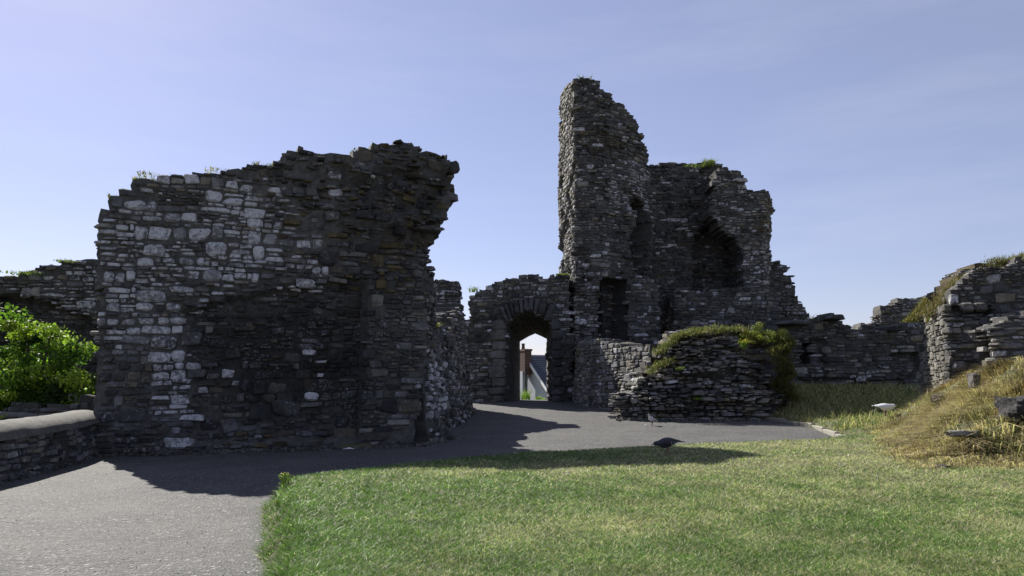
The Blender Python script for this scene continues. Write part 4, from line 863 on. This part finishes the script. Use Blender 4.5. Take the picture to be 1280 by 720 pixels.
# ------------------------------------------------------------------ house seen through the arch
def house():
    rt = tag(empty('house', (2, 45, -4)), 'pale gabled house with blue slate roof and brick chimney seen through the gateway arch', 'house')
    WALL = plain('pale render', (.36, .38, .42), .8, .08, 4); SL = plain('blue slate', (.05, .058, .085), .5, .25, 9); BR = plain('red brown brick', (.10, .062, .055), .85, .35, 14); BG = plain('white verge board', (.7, .7, .72), .6, .05)
    A0 = at(659, 446, 46); B0 = at(699, 507, 42.5); g = Vector((B0.x - A0.x, B0.y - A0.y, 0)); gl = g.length; g.normalize(); rd = Vector((-g.y, g.x, 0)); half = gl
    if rd.x < 0: rd = -rd
    z0 = -5.; ez = B0.z; Lh = 11
    a = Vector((A0.x, A0.y, A0.z)); e1 = a + g * half; e1.z = ez; e2 = a - g * half; e2.z = ez
    def mesh(nm, V, F, mat, par=rt, off=True):
        me = bpy.data.meshes.new(nm); me.from_pydata([tuple(v) for v in V], [], F); me.update(); o = bpy.data.objects.new(nm, me); COL.objects.link(o); me.materials.append(mat); o.parent = par; o.location = -rt.location if par is rt else (0, 0, 0); return o
    d1, d2 = Vector((e1.x, e1.y, z0)), Vector((e2.x, e2.y, z0)); bk = rd * Lh
    mesh('wall', [d1, e1, a, e2, d2, d1 + bk, e1 + bk, a + bk, e2 + bk, d2 + bk], [(0, 1, 2, 3, 4), (9, 8, 7, 6, 5), (0, 5, 6, 1), (4, 3, 8, 9)], WALL)
    up = Vector((0, 0, .12)); ov = rd * -.18
    for e, nm in ((e1, 'roof_slope'), (e2, 'roof_slope')):
        sl = (e - a); ee = a + sl * 1.08; V = [a + ov + up, ee + ov + up, ee + bk + up, a + bk + up]; V2 = [v - Vector((0, 0, .1)) for v in V]
        r_ = mesh(nm, V + V2, [(0, 1, 2, 3), (7, 6, 5, 4), (0, 4, 5, 1), (1, 5, 6, 2), (2, 6, 7, 3), (3, 7, 4, 0)], SL)
        n_ = (V[1] - V[0]).cross(V[3] - V[0]).normalized(); n_ = n_ if n_.z > 0 else -n_
        # slate courses with real laps
        SV, SF = [], []; rows = 26
        for k in range(rows):
            p0 = V[0].lerp(V[1], k / rows); p1 = V[0].lerp(V[1], (k + 1.1) / rows); i0 = len(SV); SV += [p0 + n_ * .01, p0 + n_ * .01 + bk, p1 + n_ * .045 + bk, p1 + n_ * .045, p1 + n_ * .01 + bk, p1 + n_ * .01]
            SF += [(i0, i0 + 3, i0 + 2, i0 + 1), (i0 + 3, i0 + 5, i0 + 4, i0 + 2)]
        c_ = mesh('slate_course', SV, SF, SL, r_); c_['kind'] = 'stuff'
        if e is e1:
            q = lambda s_, t: V[0].lerp(V[1], s_) + bk * t + n_ * .09
            mesh('roof_window', [q(.42, .13), q(.56, .13), q(.56, .2), q(.42, .2)] + [v - n_ * .1 for v in (q(.42, .13), q(.56, .13), q(.56, .2), q(.42, .2))], [(3, 2, 1, 0), (0, 1, 5, 4), (1, 2, 6, 5), (2, 3, 7, 6), (3, 0, 4, 7)], BG, r_)
        vb = [a + ov * 1.1 + up * 1.2, ee + ov * 1.1 + up * 1.2]; vb2 = [v - Vector((0, 0, .22)) for v in vb]; i_ = rd * .06
        mesh('verge_board', vb + vb2[::-1] + [v + i_ for v in vb] + [v + i_ for v in vb2[::-1]], [(0, 1, 2, 3), (7, 6, 5, 4), (0, 4, 5, 1), (3, 2, 6, 7)], BG)
    def box(nm, c, sx, sy, h, mat, par=rt):
        V = []; 
        for z in (0, h):
            for (i, j) in ((-1, -1), (1, -1), (1, 1), (-1, 1)): V.append(c + g * (i * sx / 2) + rd * (j * sy / 2) + Vector((0, 0, z)))
        return mesh(nm, V, [(0, 1, 5, 4), (1, 2, 6, 5), (2, 3, 7, 6), (3, 0, 4, 7), (4, 5, 6, 7), (3, 2, 1, 0)], mat, par)
    ca = at(656.5, 462, 45.6); zt = at(657, 437, 45.6).z
    ch_ = box('chimney', Vector((ca.x, ca.y, ca.z - .3)), .8, .42, zt - ca.z + .3, BR)
    box('chimney_cap', Vector((ca.x, ca.y, zt - .1)), .9, .52, .12, BR, ch_)
    box('chimney_base', Vector((ca.x - .12, ca.y, -5)), .5, .34, ca.z + 4.9, WALL)
    # pots
    V, F = [], []; pc = at(654, 437, 45.6)
    for k, (z, r_) in enumerate(((0, .12), (.1, .1), (.3, .09), (.33, .12), (.36, .12))):
        for q in range(10): V.append(pc + Vector((r_ * math.cos(q * .628), r_ * math.sin(q * .628), z)))
    for k in range(4):
        for q in range(10): F.append((k * 10 + q, k * 10 + (q + 1) % 10, k * 10 + 10 + (q + 1) % 10, k * 10 + 10 + q))
    mesh('chimney_pot', V, F, BR, ch_)
    # brick courses standing proud
    BV, BF = [], []; hgt = zt - ca.z + .2; k = 0; z = ca.z - .2
    for row in range(int(hgt / .085)):
        for (axis, other, w_, t_) in ((g, rd, .8, .42), (rd, g, .42, .8)):
            for sgn in (-1, 1):
                nn = max(1, int(w_ / .24))
                for q in range(nn):
                    u0 = -w_ / 2 + q * w_ / nn + .008; u1 = u0 + w_ / nn - .016; c = Vector((ca.x, ca.y, ca.z - .2 + row * .085)) + other * sgn * (t_ / 2 + .001); o_ = other * sgn * .014; i0 = len(BV)
                    for (uu, zz) in ((u0, 0), (u1, 0), (u1, .07), (u0, .07)): BV.append(c + axis * uu + Vector((0, 0, zz)) + o_)
                    for (uu, zz) in ((u0, 0), (u1, 0), (u1, .07), (u0, .07)): BV.append(c + axis * uu + Vector((0, 0, zz)))
                    BF += [(i0, i0 + 1, i0 + 2, i0 + 3), (i0, i0 + 4, i0 + 5, i0 + 1), (i0 + 1, i0 + 5, i0 + 6, i0 + 2), (i0 + 2, i0 + 6, i0 + 7, i0 + 3), (i0 + 3, i0 + 7, i0 + 4, i0)]
    o = mesh('brickwork', BV, BF, BR, ch_); o['kind'] = 'stuff'
    # drainpipe
    pp = at(657, 470, 45.); box('drainpipe', Vector((pp.x, pp.y, -4)), .09, .09, pp.z + 4.4, plain('black pipe', (.02, .02, .022), .5, .1))
house()
# low sunlit sill and weeds beyond the arch
def at_weed(u, v, Y, h, lab, sd):
    p = at(u, v, Y); tuft('weed', lab, 'plant', p, 50, h, (h * .22, .08), (.16, .24, .04), (.2, .28, .05), .5, .03, sd, .1, .25)
at_weed(655, 502, 28.2, .6, 'tall pale green weed in the left of the arch opening', 90); at_weed(672, 502, 28.4, .28, 'shorter green weed in the middle of the arch opening', 91); at_weed(680, 502, 28.5, .18, 'lowest green weed in the right of the arch opening', 92)
